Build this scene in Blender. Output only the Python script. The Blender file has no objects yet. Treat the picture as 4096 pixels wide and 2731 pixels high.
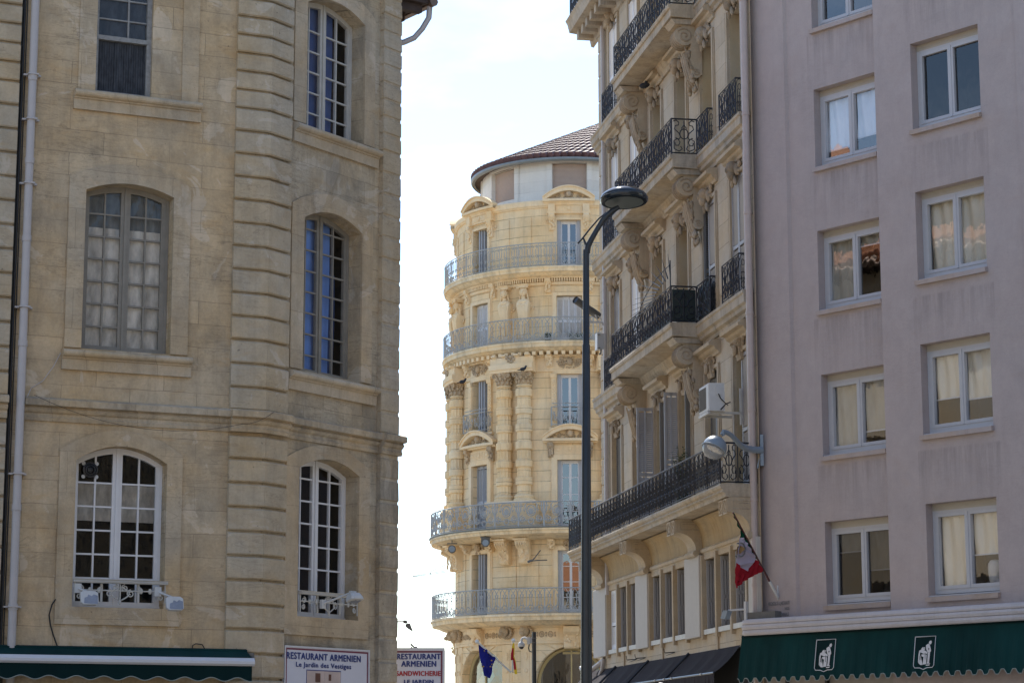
SUN_AZ, SUN_EL, SUN, SKY, EXPO = -8, 52, 3.5, .1, 1.38
import bpy, bmesh, math, random
from mathutils import Matrix, Vector
from mathutils.geometry import tessellate_polygon
R = math.radians
sin, cos, pi = math.sin, math.cos, math.pi
scene = bpy.context.scene
COL = scene.collection
random.seed(7)

# ------------------------------------------------------------------ camera numbers (photo pixels 4096 x 2731)
FPX, CX, CY = 9102.0, 2048.0, 1365.5
PITCH, ROLL, EYE = R(10.31), -0.0015, 1.7

def ray(x, y):
    a = (x - CX) / FPX; b = (CY - y) / FPX
    c, s = cos(ROLL), sin(ROLL)
    a, b = a * c - b * s, a * s + b * c
    return Vector((a, cos(PITCH) - sin(PITCH) * b, sin(PITCH) + cos(PITCH) * b))

def at(x, y, Y):
    """point at forward distance Y on the sight line of a photo pixel"""
    r = ray(x, y); t = Y / r.y
    return Vector((r.x * t, Y, r.z * t + EYE))

# ------------------------------------------------------------------ frames: (u along, n outward, z up)
class Flat:
    def __init__(s, ox, oy, ang):
        a = R(ang); s.o = Vector((ox, oy, 0)); s.d = Vector((sin(a), cos(a), 0)); s.n = Vector((s.d.y, -s.d.x, 0))
        s.M = Matrix(((s.d.x, -s.n.x, 0, ox), (s.d.y, -s.n.y, 0, oy), (0, 0, 1, 0), (0, 0, 0, 1)))
    def map(s, u, n, z): return (u, -n, z)
    def W(s, u, n, z): return s.o + s.d * u + s.n * n + Vector((0, 0, z))
    def P(s, x, y, off=0.0):
        r = ray(x, y); o = s.o + s.n * off
        t = o.dot(s.n) / r.dot(s.n)
        p = r * t; p.z += EYE
        return ((p - s.o).dot(s.d), p.z)
class Round:
    def __init__(s, ox, oy, R0):
        s.o = Vector((ox, oy, 0)); s.R = R0; s.M = Matrix.Translation(s.o)
    def map(s, u, n, z):
        t = u / s.R; r = s.R + n
        return (r * sin(t), -r * cos(t), z)
class World:
    M = Matrix.Identity(4)
    def map(s, u, n, z): return (u, n, z)
WORLD = World()

class MB:
    """collects shapes given in (u, n, z) and links them as one mesh object"""
    def __init__(s, fr=WORLD): s.fr = fr; s.p = []; s.f = []
    def v(s, u, n, z): s.p.append((u, n, z)); return len(s.p) - 1
    def face(s, *pts): s.f.append([s.v(*q) for q in pts])
    def box(s, u0, u1, n0, n1, z0, z1, k=1):
        g = []
        for i in range(k + 1):
            u = u0 + (u1 - u0) * i / k
            g.append([s.v(u, n0, z0), s.v(u, n1, z0), s.v(u, n1, z1), s.v(u, n0, z1)])
        for a, b in zip(g, g[1:]):
            for j in range(4): s.f.append([a[j], a[(j + 1) % 4], b[(j + 1) % 4], b[j]])
        s.f.append(g[0][::-1]); s.f.append(g[-1])
    def chbox(s, u0, u1, n0, n1, z0, z1, c=.015):
        """box on a wall with a chamfered front edge"""
        a = [s.v(*q) for q in ((u0, n0, z0), (u1, n0, z0), (u1, n0, z1), (u0, n0, z1))]
        m = [s.v(*q) for q in ((u0, n1 - c, z0), (u1, n1 - c, z0), (u1, n1 - c, z1), (u0, n1 - c, z1))]
        b = [s.v(*q) for q in ((u0 + c, n1, z0 + c), (u1 - c, n1, z0 + c), (u1 - c, n1, z1 - c), (u0 + c, n1, z1 - c))]
        for x, y in ((a, m), (m, b)):
            for j in range(4): s.f.append([x[j], x[(j + 1) % 4], y[(j + 1) % 4], y[j]])
        s.f.append(b); s.f.append(a[::-1])
    def prof(s, pr, u0, u1, k=1, m0=0, m1=0):
        """moulding: closed profile [(n, z)] run along u; m0/m1 mitre the ends (du per n)"""
        g = []
        for i in range(k + 1):
            t = i / k
            g.append([s.v((u0 + m0 * n) * (1 - t) + (u1 + m1 * n) * t, n, z) for n, z in pr])
        q = len(pr)
        for a, b in zip(g, g[1:]):
            for j in range(q): s.f.append([a[j], a[(j + 1) % q], b[(j + 1) % q], b[j]])
        s.f.append(g[0][::-1]); s.f.append(g[-1])
    def prism(s, poly, n0, n1):
        """polygon [(u, z)] given thickness n0..n1"""
        a = [s.v(u, n0, z) for u, z in poly]; b = [s.v(u, n1, z) for u, z in poly]; q = len(poly)
        for j in range(q): s.f.append([a[j], a[(j + 1) % q], b[(j + 1) % q], b[j]])
        for t in tessellate_polygon([[Vector((u, z, 0)) for u, z in poly]]):
            s.f.append([a[i] for i in t]); s.f.append([b[i] for i in t])
    def sideprism(s, poly, u0, u1):
        """polygon [(n, z)] given thickness u0..u1"""
        a = [s.v(u0, n, z) for n, z in poly]; b = [s.v(u1, n, z) for n, z in poly]; q = len(poly)
        for j in range(q): s.f.append([a[j], a[(j + 1) % q], b[(j + 1) % q], b[j]])
        for t in tessellate_polygon([[Vector((n, z, 0)) for n, z in poly]]):
            s.f.append([a[i] for i in t]); s.f.append([b[i] for i in t])
    def sheet(s, outer, holes, n):
        """flat sheet with holes"""
        loops = [outer] + holes; flat = [q for l in loops for q in l]
        ids = [s.v(u, n, z) for u, z in flat]
        for t in tessellate_polygon([[Vector((u, z, 0)) for u, z in l] for l in loops]): s.f.append([ids[i] for i in t])
    def reveal(s, poly, n0, n1):
        q = len(poly); a = [s.v(u, n0, z) for u, z in poly]; b = [s.v(u, n1, z) for u, z in poly]
        for j in range(q): s.f.append([a[j], a[(j + 1) % q], b[(j + 1) % q], b[j]])
    def tube(s, pts, r, k=5, cap=True):
        P = [Vector(p) for p in pts]; rs = r if isinstance(r, (list, tuple)) else [r] * len(P)
        rings = []; up = None
        for i, p in enumerate(P):
            t = (P[min(i + 1, len(P) - 1)] - P[max(i - 1, 0)])
            if t.length < 1e-9: t = Vector((0, 0, 1))
            t.normalize()
            if up is None:
                up = Vector((0, 0, 1)) if abs(t.z) < .9 else Vector((0, 1, 0))
            x = t.cross(up)
            if x.length < 1e-4: x = t.cross(Vector((1, 0, 0)))
            x.normalize(); y = x.cross(t); up = y
            rings.append([s.v(*(p + (x * cos(2 * pi * j / k) + y * sin(2 * pi * j / k)) * rs[i])) for j in range(k)])
        for a, b in zip(rings, rings[1:]):
            for j in range(k): s.f.append([a[j], a[(j + 1) % k], b[(j + 1) % k], b[j]])
        if cap: s.f.append(rings[0][::-1]); s.f.append(rings[-1])
    def ell(s, c, r, k=8, h=5, rot=0.0):
        cx, cy, cz = c; rx, ry, rz = r if isinstance(r, (tuple, list)) else (r, r, r)
        rings = []
        for i in range(1, h):
            a = pi * i / h
            ring = []
            for j in range(k):
                b = 2 * pi * j / k
                x, y, z = rx * sin(a) * cos(b), ry * sin(a) * sin(b), rz * cos(a)
                if rot: x, z = x * cos(rot) - z * sin(rot), x * sin(rot) + z * cos(rot)
                ring.append(s.v(cx + x, cy + y, cz + z))
            rings.append(ring)
        tx, tz = (-rz * sin(rot), rz * cos(rot)) if rot else (0, rz)
        t = s.v(cx + tx, cy, cz + tz); b = s.v(cx - tx, cy, cz - tz)
        for a, c2 in zip(rings, rings[1:]):
            for j in range(k): s.f.append([a[j], a[(j + 1) % k], c2[(j + 1) % k], c2[j]])
        for j in range(k):
            s.f.append([t, rings[0][j], rings[0][(j + 1) % k]]); s.f.append([b, rings[-1][(j + 1) % k], rings[-1][j]])
    def lathe(s, c, pr, k=16, flute=None):
        """profile [(r, z)] turned about a vertical axis at (u, n)"""
        rings = []
        for i, (r, z) in enumerate(pr):
            ring = []
            for j in range(k):
                a = 2 * pi * j / k
                rr = r * (1 - (flute[i] if flute else 0) * (j % 2))
                ring.append(s.v(c[0] + rr * cos(a), c[1] + rr * sin(a), z))
            rings.append(ring)
        for a, b in zip(rings, rings[1:]):
            for j in range(k): s.f.append([a[j], a[(j + 1) % k], b[(j + 1) % k], b[j]])
        s.f.append(rings[0][::-1]); s.f.append(rings[-1])
    def build(s, name, m, parent=None, smooth=False, extra=None):
        me = bpy.data.meshes.new(name)
        me.from_pydata([s.fr.map(*q) for q in s.p], [], s.f)
        bm = bmesh.new(); bm.from_mesh(me)
        uv = bm.loops.layers.uv.new('UVMap')
        bm.verts.ensure_lookup_table()
        for f in bm.faces:
            f.smooth = smooth
            for l in f.loops:
                u, n, z = s.p[l.vert.index]; l[uv].uv = (u + .7 * n, z)
        bmesh.ops.recalc_face_normals(bm, faces=bm.faces)
        bm.to_mesh(me); bm.free()
        if smooth:
            try: me.set_sharp_from_angle(angle=R(45))
            except Exception: pass
        me.materials.append(m)
        for x in (extra or []): me.materials.append(x)
        o = bpy.data.objects.new(name, me); COL.objects.link(o)
        return place(o, s.fr.M, parent)
WM = {}
def place(o, M, parent=None):
    WM[o.name] = M.copy()
    if parent is not None:
        o.parent = parent; o.matrix_basis = WM[parent.name].inverted() @ M
    else: o.matrix_basis = M
    return o
def tag(o, label, cat, group=None, kind=None):
    o['label'] = label; o['category'] = cat
    if group: o['group'] = group
    if kind: o['kind'] = kind
    return o
def thing(name, label, cat, fr=None, loc=None, group=None):
    o = bpy.data.objects.new(name, None); COL.objects.link(o); o.empty_display_size = .3
    place(o, fr.M if fr else Matrix.Translation(Vector(loc or (0, 0, 0))))
    return tag(o, label, cat, group)
def struct(o): o['kind'] = 'structure'; return o

def arc_top(u0, u1, zs, rise, k=14):
    c = (u0 + u1) / 2; h = (u1 - u0) / 2
    return [(c + h * (1 - 2 * i / k), zs + rise * (1 - (1 - 2 * i / k) ** 2)) for i in range(k + 1)]   # right to left
def arch_poly(u0, u1, z0, zs, rise, k=14): return [(u0, z0), (u1, z0)] + arc_top(u0, u1, zs, rise, k)
def rect(u0, u1, z0, z1): return [(u0, z0), (u1, z0), (u1, z1), (u0, z1)]
def spiral(cu, cz, r0, r1, a0, turns, k=10):
    n = max(6, int(k * abs(turns)))
    return [(cu + (r0 + (r1 - r0) * i / n) * cos(a0 + 2 * pi * turns * i / n), cz + (r0 + (r1 - r0) * i / n) * sin(a0 + 2 * pi * turns * i / n)) for i in range(n + 1)]

# ------------------------------------------------------------------ materials
def lin(r, g, b):
    f = lambda c: (c / 255 / 12.92) if c / 255 <= .04045 else ((c / 255 + .055) / 1.055) ** 2.4
    return (f(r), f(g), f(b), 1)
def shade(c, k): return (c[0] * k, c[1] * k, c[2] * k, 1)
class NT:
    def __init__(s, name):
        s.m = bpy.data.materials.new(name); s.m.use_nodes = True; s.t = s.m.node_tree; s.n = s.t.nodes; s.l = s.t.links
        s.b = s.n['Principled BSDF']
    def add(s, typ, **kw):
        o = s.n.new(typ)
        for k, v in kw.items():
            if k.startswith('i_'):
                key = k[2:].replace('_', ' ')
                o.inputs[key].default_value = v
            else: setattr(o, k, v)
        return o
    def link(s, a, b): s.l.new(a, b)
    def coord(s, sx, sy, sz, kind='Object'):
        tc = s.add('ShaderNodeTexCoord'); mp = s.add('ShaderNodeMapping'); mp.inputs['Scale'].default_value = (sx, sy, sz)
        s.link(tc.outputs[kind], mp.inputs['Vector']); return mp.outputs[0]
    def noise(s, vec, scale, detail=4, rough=.55, dist=0):
        o = s.add('ShaderNodeTexNoise'); o.inputs['Scale'].default_value = scale; o.inputs['Detail'].default_value = detail
        o.inputs['Roughness'].default_value = rough; o.inputs['Distortion'].default_value = dist
        s.link(vec, o.inputs['Vector']); return o.outputs['Fac']
    def ramp(s, fac, stops):
        o = s.add('ShaderNodeValToRGB'); cr = o.color_ramp
        while len(cr.elements) < len(stops): cr.elements.new(.5)
        for e, (p, c) in zip(cr.elements, stops):
            e.position = p; e.color = c if len(c) == 4 else (*c, 1)
        s.link(fac, o.inputs[0]); return o.outputs[0]
    def mix(s, fac, a, b, mode='MIX'):
        o = s.add('ShaderNodeMix', data_type='RGBA', blend_type=mode)
        for sock, x in ((o.inputs['Factor'], fac), (o.inputs[6], a), (o.inputs[7], b)):
            if isinstance(x, (int, float)): sock.default_value = x
            elif isinstance(x, tuple): sock.default_value = x
            else: s.link(x, sock)
        return o.outputs[2]
    def math(s, op, a, b=None):
        o = s.add('ShaderNodeMath', operation=op)
        for i, x in enumerate((a, b)):
            if x is None: continue
            if isinstance(x, (int, float)): o.inputs[i].default_value = x
            else: s.link(x, o.inputs[i])
        return o.outputs[0]
    def bump(s, h, st, dist=.02):
        o = s.add('ShaderNodeBump'); o.inputs['Strength'].default_value = st; o.inputs['Distance'].default_value = dist
        s.link(h, o.inputs['Height']); s.link(o.outputs[0], s.b.inputs['Normal'])
    def col(s, c):
        if isinstance(c, tuple): s.b.inputs['Base Color'].default_value = c
        else: s.link(c, s.b.inputs['Base Color'])
    def set(s, rough=.7, metal=0, spec=.5):
        s.b.inputs['Roughness'].default_value = rough; s.b.inputs['Metallic'].default_value = metal
        s.b.inputs['Specular IOR Level'].default_value = spec
G = lambda v: (v, v, v, 1)
def stone(name, c, var=.16, joints=None, patch=0.0, streak=.3, grime=0.0, veins=0, bump=.35, warm=None, rough=.85, jdark=.35):
    t = NT(name); o = t.coord(1, 1, 1); uvm = t.coord(1, 1, 1, 'UV')
    w = warm or (c[0] * 1.06, c[1] * .92, c[2] * .72, 1)
    base = t.mix(t.ramp(t.noise(o, .55, 5, .6, .4), [(.35, G(0)), (.68, G(1))]), c, w)
    base = t.mix(1.0, base, t.ramp(t.noise(o, 2.6, 6, .65), [(.25, G(1 - var)), (.75, G(1 + var))]), 'MULTIPLY')
    base = t.mix(1.0, base, t.ramp(t.noise(o, 24, 4, .7), [(.3, G(1 - var * .6)), (.7, G(1 + var * .5))]), 'MULTIPLY')
    if patch:
        pm = t.ramp(t.noise(o, 1.15, 6, .6, 1.2), [(.585, G(0)), (.605, G(1))])
        base = t.mix(t.math('MULTIPLY', pm, patch), base, (c[0] * 1.28, c[1] * 1.3, c[2] * 1.38, 1))
        pm2 = t.ramp(t.noise(t.coord(1.3, 1.3, 1.9), 1.6, 7, .7, .8), [(.62, G(0)), (.68, G(1))])
        base = t.mix(t.math('MULTIPLY', pm2, patch * .6), base, (c[0] * .78, c[1] * .74, c[2] * .68, 1))
    if veins:
        vn = t.noise(t.coord(.9, .9, 5.5), 1.0, 6, .62, 1.5)
        vr = t.ramp(vn, [(.478, G(1)), (.497, G(1 - .30 * veins)), (.503, G(1 - .30 * veins)), (.522, G(1))])
        vm = t.ramp(t.noise(o, .8, 3, .6), [(.42, G(0)), (.6, G(1))])
        base = t.mix(vm, base, t.mix(1.0, base, vr, 'MULTIPLY'))
        oc = t.ramp(t.noise(t.coord(.8, .8, 2.2), 1.3, 6, .65, .5), [(.56, G(0)), (.72, G(1))])
        base = t.mix(t.math('MULTIPLY', oc, .55 * veins), base, (c[0] * 1.02, c[1] * .80, c[2] * .52, 1))
        pk = t.ramp(t.noise(o, 17, 2, .5), [(.235, G(.45)), (.27, G(1))])
        base = t.mix(veins, base, t.mix(1.0, base, pk, 'MULTIPLY'))
    if streak:
        st = t.ramp(t.noise(t.coord(5, 5, .35), 1.0, 5, .7), [(.5, G(1)), (.78, G(1 - streak))])
        base = t.mix(1.0, base, st, 'MULTIPLY')
    if grime:
        gm = t.ramp(t.noise(t.coord(1.6, 1.6, .8), 1.0, 7, .72, .6), [(.46, G(0)), (.66, G(1))])
        base = t.mix(t.math('MULTIPLY', gm, grime), base, (.10, .095, .085, 1))
    h = t.noise(o, 60, 3, .6)
    if joints:
        bw, bh, ms = joints
        br = t.add('ShaderNodeTexBrick'); br.offset = .5
        for k, v in (('Scale', 1.0), ('Mortar Size', ms), ('Mortar Smooth', .3), ('Brick Width', bw), ('Row Height', bh), ('Bias', 0)): br.inputs[k].default_value = v
        br.inputs['Color1'].default_value = G(.90); br.inputs['Color2'].default_value = G(1.10); br.inputs['Mortar'].default_value = G(1 - jdark)
        dv = t.add('ShaderNodeVectorMath', operation='ADD'); sc = t.add('ShaderNodeVectorMath', operation='SCALE')
        nz = t.add('ShaderNodeTexNoise'); nz.inputs['Scale'].default_value = 4; t.link(o, nz.inputs['Vector'])
        t.link(nz.outputs['Color'], sc.inputs[0]); sc.inputs['Scale'].default_value = .03
        t.link(uvm, dv.inputs[0]); t.link(sc.outputs[0], dv.inputs[1]); t.link(dv.outputs[0], br.inputs['Vector'])
        keep = t.ramp(t.noise(o, .9, 4, .6), [(.35, G(.25)), (.6, G(1))])
        base = t.mix(t.math('MULTIPLY', keep, 1.0), base, t.mix(1.0, base, br.outputs['Color'], 'MULTIPLY'))
    t.col(base); t.set(rough, 0, .25); t.bump(h, bump, .01)
    return t.m
def paint(name, c, var=.08, rough=.6, metal=0, scale=6, bump=0, spec=.5, dirt=0):
    t = NT(name); o = t.coord(1, 1, 1)
    base = t.mix(1.0, c, t.ramp(t.noise(o, scale, 5, .6), [(.25, G(1 - var)), (.75, G(1 + var))]), 'MULTIPLY')
    if dirt:
        d = t.ramp(t.noise(t.coord(3, 3, .6), 2, 6, .7), [(.5, G(0)), (.75, G(1))])
        base = t.mix(t.math('MULTIPLY', d, dirt), base, (.09, .08, .07, 1))
    t.col(base); t.set(rough, metal, spec)
    if bump: t.bump(t.noise(o, scale * 12, 3), bump, .005)
    return t.m
def glass(name, refl=.16, tint=.75, wave=.25):
    t = NT(name); t.n.remove(t.b)
    out = t.n['Material Output']
    tr = t.add('ShaderNodeBsdfTransparent'); tr.inputs[0].default_value = (tint, tint, tint, 1)
    gl = t.add('ShaderNodeBsdfGlossy'); gl.inputs['Roughness'].default_value = .015; gl.inputs[0].default_value = (1, 1, 1, 1)
    bp = t.add('ShaderNodeBump'); bp.inputs['Strength'].default_value = wave; bp.inputs['Distance'].default_value = .02
    t.link(t.noise(t.coord(2.2, 2.2, 1.2), 2.0, 2, .5), bp.inputs['Height'])
    t.link(bp.outputs[0], gl.inputs['Normal'])
    lw = t.add('ShaderNodeLayerWeight'); lw.inputs[0].default_value = .5
    fz = t.math('MULTIPLY', t.math('POWER', lw.outputs['Facing'], 4.0), .9)
    mx = t.add('ShaderNodeMixShader')
    t.link(t.math('ADD', fz, refl + .05), mx.inputs[0]); t.link(tr.outputs[0], mx.inputs[1]); t.link(gl.outputs[0], mx.inputs[2])
    t.link(mx.outputs[0], out.inputs[0])
    return t.m
def cloth(name, c, var=.15, trans=.0, scale=8, fold=None):
    t = NT(name); o = t.coord(1, 1, 1)
    base = t.mix(1.0, c, t.ramp(t.noise(t.coord(scale, scale, scale * .4), 1, 5, .6), [(.25, G(1 - var)), (.75, G(1 + var))]), 'MULTIPLY')
    t.col(base); t.set(.9, 0, .15); t.bump(t.noise(o, 250, 2), .15, .002)
    if trans:
        out = t.n['Material Output']; tl = t.add('ShaderNodeBsdfTranslucent'); mx = t.add('ShaderNodeMixShader'); mx.inputs[0].default_value = trans
        t.link(base, tl.inputs[0]); t.link(t.b.outputs[0], mx.inputs[1]); t.link(tl.outputs[0], mx.inputs[2]); t.link(mx.outputs[0], out.inputs[0])
    return t.m
M = {}
LS = (.495, .405, .285, 1)
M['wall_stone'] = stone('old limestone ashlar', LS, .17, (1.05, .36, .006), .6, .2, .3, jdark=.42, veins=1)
M['quoin'] = stone('limestone quoin', (0.449, 0.393, 0.306, 1), .16, None, .45, .16, .16, .8)
M['quoin_dark'] = stone('stained limestone quoin', (0.415, 0.366, 0.289, 1), .2, None, .3, .3, .55, .8)
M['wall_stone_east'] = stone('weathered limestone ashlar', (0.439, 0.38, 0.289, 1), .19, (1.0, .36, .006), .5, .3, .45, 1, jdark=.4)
M['sill'] = stone('limestone sill', (0.483, 0.417, 0.323, 1), .15, (1.1, 3.0, .006), .2, .25, .22)
M['surround'] = stone('limestone surround', (0.473, 0.399, 0.297, 1), .15, (3.0, .62, .006), .45, .2, .2, .8)
M['band'] = stone('limestone string course', (0.455, 0.39, 0.297, 1), .2, (1.3, 3.0, .005), .2, .35, .5)
M['haus'] = stone('beige limestone', (0.439, 0.387, 0.314, 1), .10, (1.6, .52, .009), 0, .12, .04, .2, jdark=.45)
M['haus_trim'] = stone('beige limestone trim', (0.421, 0.365, 0.288, 1), .12, None, 0, .2, .12, .25)
M['haus_slab'] = stone('weathered balcony stone', (0.413, 0.37, 0.31, 1), .14, None, 0, .4, .38, .3)
M['haus_jamb'] = stone('painted stone jamb', (0.43, 0.37, 0.267, 1), .06, None, 0, .06, 0, .1)
M['haus_carving'] = stone('shade darkened carved limestone', (0.37, 0.31, 0.237, 1), .22, None, 0, .25, .45, .3)  # darker tone and grime stand in for shade in the carved crevices
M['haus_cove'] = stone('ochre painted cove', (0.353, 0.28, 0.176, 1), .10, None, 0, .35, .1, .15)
M['tower'] = stone('golden limestone', (0.812, 0.665, 0.444, 1), .08, (40.0, .405, .013), 0, .25, .14, .15, jdark=.55)
M['tower_trim'] = stone('golden limestone trim', (0.812, 0.674, 0.47, 1), .09, None, 0, .2, .06, .2)
M['tower_slab'] = stone('golden limestone slab', (0.812, 0.689, 0.487, 1), .1, (1.2, 5.0, .006), 0, .4, .32, .2)
M['tower_carving'] = stone('carved golden limestone', (.52, .42, .30, 1), .2, None, 0, .2, .4, .3)  # darker than the trim, painting in the shade deep in the relief
M['attic'] = stone('pale attic render', (.72, .70, .665, 1), .04, (30.0, .42, .01), 0, .08, 0, .1, jdark=.2, warm=(.70, .67, .62, 1))
def sill_stains(m):
    t = NT.__new__(NT); t.m = m; t.t = m.node_tree; t.n = t.t.nodes; t.l = t.t.links; t.b = t.n['Principled BSDF']
    old = t.b.inputs['Base Color'].links[0].from_socket
    tc = t.add('ShaderNodeTexCoord'); sp = t.add('ShaderNodeSeparateXYZ'); t.link(tc.outputs['UV'], sp.inputs[0])
    z = t.math('FRACT', t.math('DIVIDE', t.math('SUBTRACT', sp.outputs[1], 4.56), 3.07))
    zr = t.ramp(z, [(.45, G(0)), (.72, G(.35)), (.97, G(1)), (.985, G(0))])
    u = sp.outputs[0]
    ur = t.math('ADD', t.math('COMPARE', u, 2.75), 0); ur.node.inputs[0].links[0].from_node.inputs[2].default_value = .98
    u2 = t.math('COMPARE', u, 5.77); u2.node.inputs[2].default_value = 1.0
    sn = t.ramp(t.noise(t.coord(7, 7, .5), 1.0, 5, .7), [(.40, G(0)), (.66, G(1))])
    mk = t.math('MULTIPLY', t.math('MULTIPLY', zr, sn), t.math('ADD', ur, u2))
    cr = t.ramp(t.noise(t.coord(1, 1, 1), .9, 8, .6, 1.2), [(.497, G(0)), (.5, G(.5)), (.503, G(0))])
    new = t.mix(t.math('MULTIPLY', mk, .42), old, (.15, .135, .135, 1)); new = t.mix(t.math('MULTIPLY', cr, .35), new, (.25, .21, .2, 1))
    t.link(new, t.b.inputs['Base Color'])
M['pink'] = stone('pink grey stucco', (.42, .362, .352, 1), .06, None, 0, .05, .08, .2, warm=(.42, .352, .335, 1))
sill_stains(M['pink'])
M['pink_sill'] = stone('pink grey sill', (.41, .36, .358, 1), .06, None, 0, .15, .05, .3)
M['canopy'] = stone('white painted cornice', (.48, .46, .485, 1), .05, None, 0, .15, .05, .3, warm=(.47, .445, .455, 1))
M['panel'] = paint('white cladding panel', (.46, .435, .40, 1), .04, .85, dirt=.05, spec=.1)
M['shopwall'] = paint('grey shop wall', (.36, .33, .30, 1), .08, .8, bump=.2)
M['iron'] = paint('dark iron', (.012, .016, .026, 1), .25, .45, .0)
M['iron_grey'] = paint('grey painted iron', (.36, .375, .38, 1), .1, .5, 0)
M['zinc'] = paint('zinc', (.20, .22, .23, 1), .12, .45, .4)
M['pipe'] = paint('grey plastic pipe', (.44, .41, .40, 1), .06, .5, dirt=.08)
M['pipe_pink'] = paint('pink grey pipe', (.44, .365, .335, 1), .06, .55, dirt=.12)
M['copper'] = paint('aged copper gutter', (.17, .115, .085, 1), .2, .4, .5)
M['wood_soffit'] = paint('dark timber eave', (.05, .032, .025, 1), .4, .8)
M['tile'] = paint('clay roof tile', (.11, .058, .06, 1), .45, .62, 0, 3, spec=.3)
M['tile_orange'] = paint('orange clay tile', (.42, .18, .08, 1), .3, .6, 0, 3)
M['frame_white'] = paint('white window frame', (.66, .655, .66, 1), .05, .45)
M['frame_old'] = paint('old beige window frame', (.235, .215, .18, 1), .14, .7, dirt=.15)
M['frame_grey'] = paint('peeling grey frame', (.25, .245, .235, 1), .3, .7, scale=16)
M['frame_pale'] = paint('pale worn frame', (.47, .455, .42, 1), .12, .6, dirt=.12)
M['frame_alu'] = paint('pale aluminium frame', (.46, .46, .48, 1), .04, .4)
M['frame_beige'] = paint('beige roller box', (.40, .36, .30, 1), .05, .5)
M['frame_gold'] = paint('ochre shop frame', (.45, .35, .16, 1), .06, .5)
M['shutter'] = paint('grey shutter', (.33, .325, .335, 1), .06, .6)
M['shutter_dark'] = paint('dark grey shutter', (.15, .148, .145, 1), .1, .6)
M['shutter_pale'] = paint('pale blue grey shutter', (.64, .65, .68, 1), .05, .6)
M['shutter_tower'] = paint('blue grey shutter', (.40, .42, .46, 1), .05, .6)
M['shutter_white'] = paint('white shutter', (.68, .68, .70, 1), .05, .55)
M['roller'] = paint('pinkish roller blind', (.50, .395, .34, 1), .04, .6)
M['glass'] = glass('window glass', .14, .82, .35)
M['glass_pink'] = glass('reflecting window glass', .13, .95, .12)
M['glass_sky'] = glass('sky reflecting glass', .11, .6, .05)
M['glass_old'] = glass('old wavy glass', -.025, .88, .35)
M['glass_clear'] = glass('clear pane', -.02, .92, .1)
M['glass_dark'] = glass('dark glass', .03, .45, .1)
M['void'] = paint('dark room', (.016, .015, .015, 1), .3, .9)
M['curtain_blue'] = cloth('blue curtain', (.15, .28, .62, 1), .35, 0, 2)
M['curtain_deep'] = cloth('deep blue blind', (.05, .09, .22, 1), .3, 0, 2)
M['curtain_white'] = cloth('crumpled grey white sheet', (.60, .56, .49, 1), .5, 0, 7)
M['curtain_teal'] = cloth('blue grey sheet', (.17, .185, .19, 1), .5, 0, 6)
M['blind'] = cloth('cream roller blind', (.76, .68, .53, 1), .12, 0, 3)
bn = M['blind'].node_tree.nodes['Principled BSDF']; bn.inputs['Roughness'].default_value = .38; bn.inputs['Specular IOR Level'].default_value = .9
M['blind_grey'] = cloth('grey beige blind', (.44, .41, .34, 1), .15, 0, 3)
M['blind_white'] = cloth('white blind', (.72, .75, .80, 1), .12, 0, 3)
M['board'] = cloth('ribbed dark board', (.05, .054, .062, 1), .5, 0, 14)
M['canvas_green'] = cloth('dark green canvas', (.004, .032, .032, 1), .4, 0, 1.2)
M['canvas_dark'] = cloth('dark valance canvas', (.003, .018, .019, 1), .15, 0, 2)
M['canvas_brown'] = cloth('dark brown canvas', (.022, .017, .02, 1), .2, 0, 3)
M['trim_pale'] = paint('pale piping', (.30, .33, .30, 1), .05, .8)
M['rail_white'] = paint('white aluminium rail', (.58, .58, .60, 1), .03, .4)
M['sign'] = paint('sign board', (.58, .58, .64, 1), .03, .45)
M['navy'] = paint('navy lettering', (.018, .035, .17, 1), .1, .5)
M['red_ink'] = paint('red lettering', (.36, .02, .028, 1), .1, .5)
M['maroon'] = paint('maroon border', (.16, .028, .055, 1), .1, .5)
M['lamp'] = paint('dark lamp paint', (.012, .018, .024, 1), .12, .09, 0, 9)
M['lamp_lens'] = paint('frosted lamp lens', (.06, .078, .075, 1), .05, .3)
M['pole'] = paint('dark grey pole', (.02, .024, .028, 1), .25, .38, 0, 5, dirt=.35)
M['lamp_grey'] = paint('blue grey lamp paint', (.22, .27, .32, 1), .06, .4)
M['plastic'] = paint('white plastic', (.54, .54, .53, 1), .05, .6, spec=.25)
M['plastic_dark'] = paint('dark plastic', (.02, .02, .022, 1), .1, .35)
M['peel'] = paint('grey peeling face', (.23, .255, .31, 1), .25, .6)
M['tubegrey'] = paint('grey tube', (.10, .098, .09, 1), .12, .5)
M['cable'] = paint('black cable', (.012, .012, .012, 1), .1, .6)
M['grille'] = paint('grey fan grille', (.15, .145, .135, 1), .1, .9, spec=.1)
M['flag_blue'] = cloth('blue flag', (.018, .022, .20, 1), .12, .25, 5)
M['flag_yellow'] = cloth('yellow flag', (.62, .42, .03, 1), .12, .25, 5)
M['flag_red'] = cloth('red flag', (.36, .018, .03, 1), .12, .3, 5)
M['flag_white'] = cloth('white flag', (.52, .47, .55, 1), .08, .3, 5)
M['flag_green'] = cloth('green flag', (.004, .06, .03, 1), .15, .2, 5)
M['gold'] = paint('gold brown emblem', (.26, .15, .05, 1), .3, .7)
M['wood_pole'] = paint('dark red wood', (.075, .02, .02, 1), .2, .4)
M['leaf'] = paint('grey green leaf', (.05, .07, .025, 1), .35, .7)
M['pot'] = paint('green pot', (.01, .035, .018, 1), .1, .5)
M['pigeon'] = paint('slate feathers', (.02, .022, .03, 1), .4, .7)
M['ground'] = stone('pale paving', (.22, .215, .205, 1), .12, (.6, .4, .008), 0, 0, .1, .3)
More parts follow.
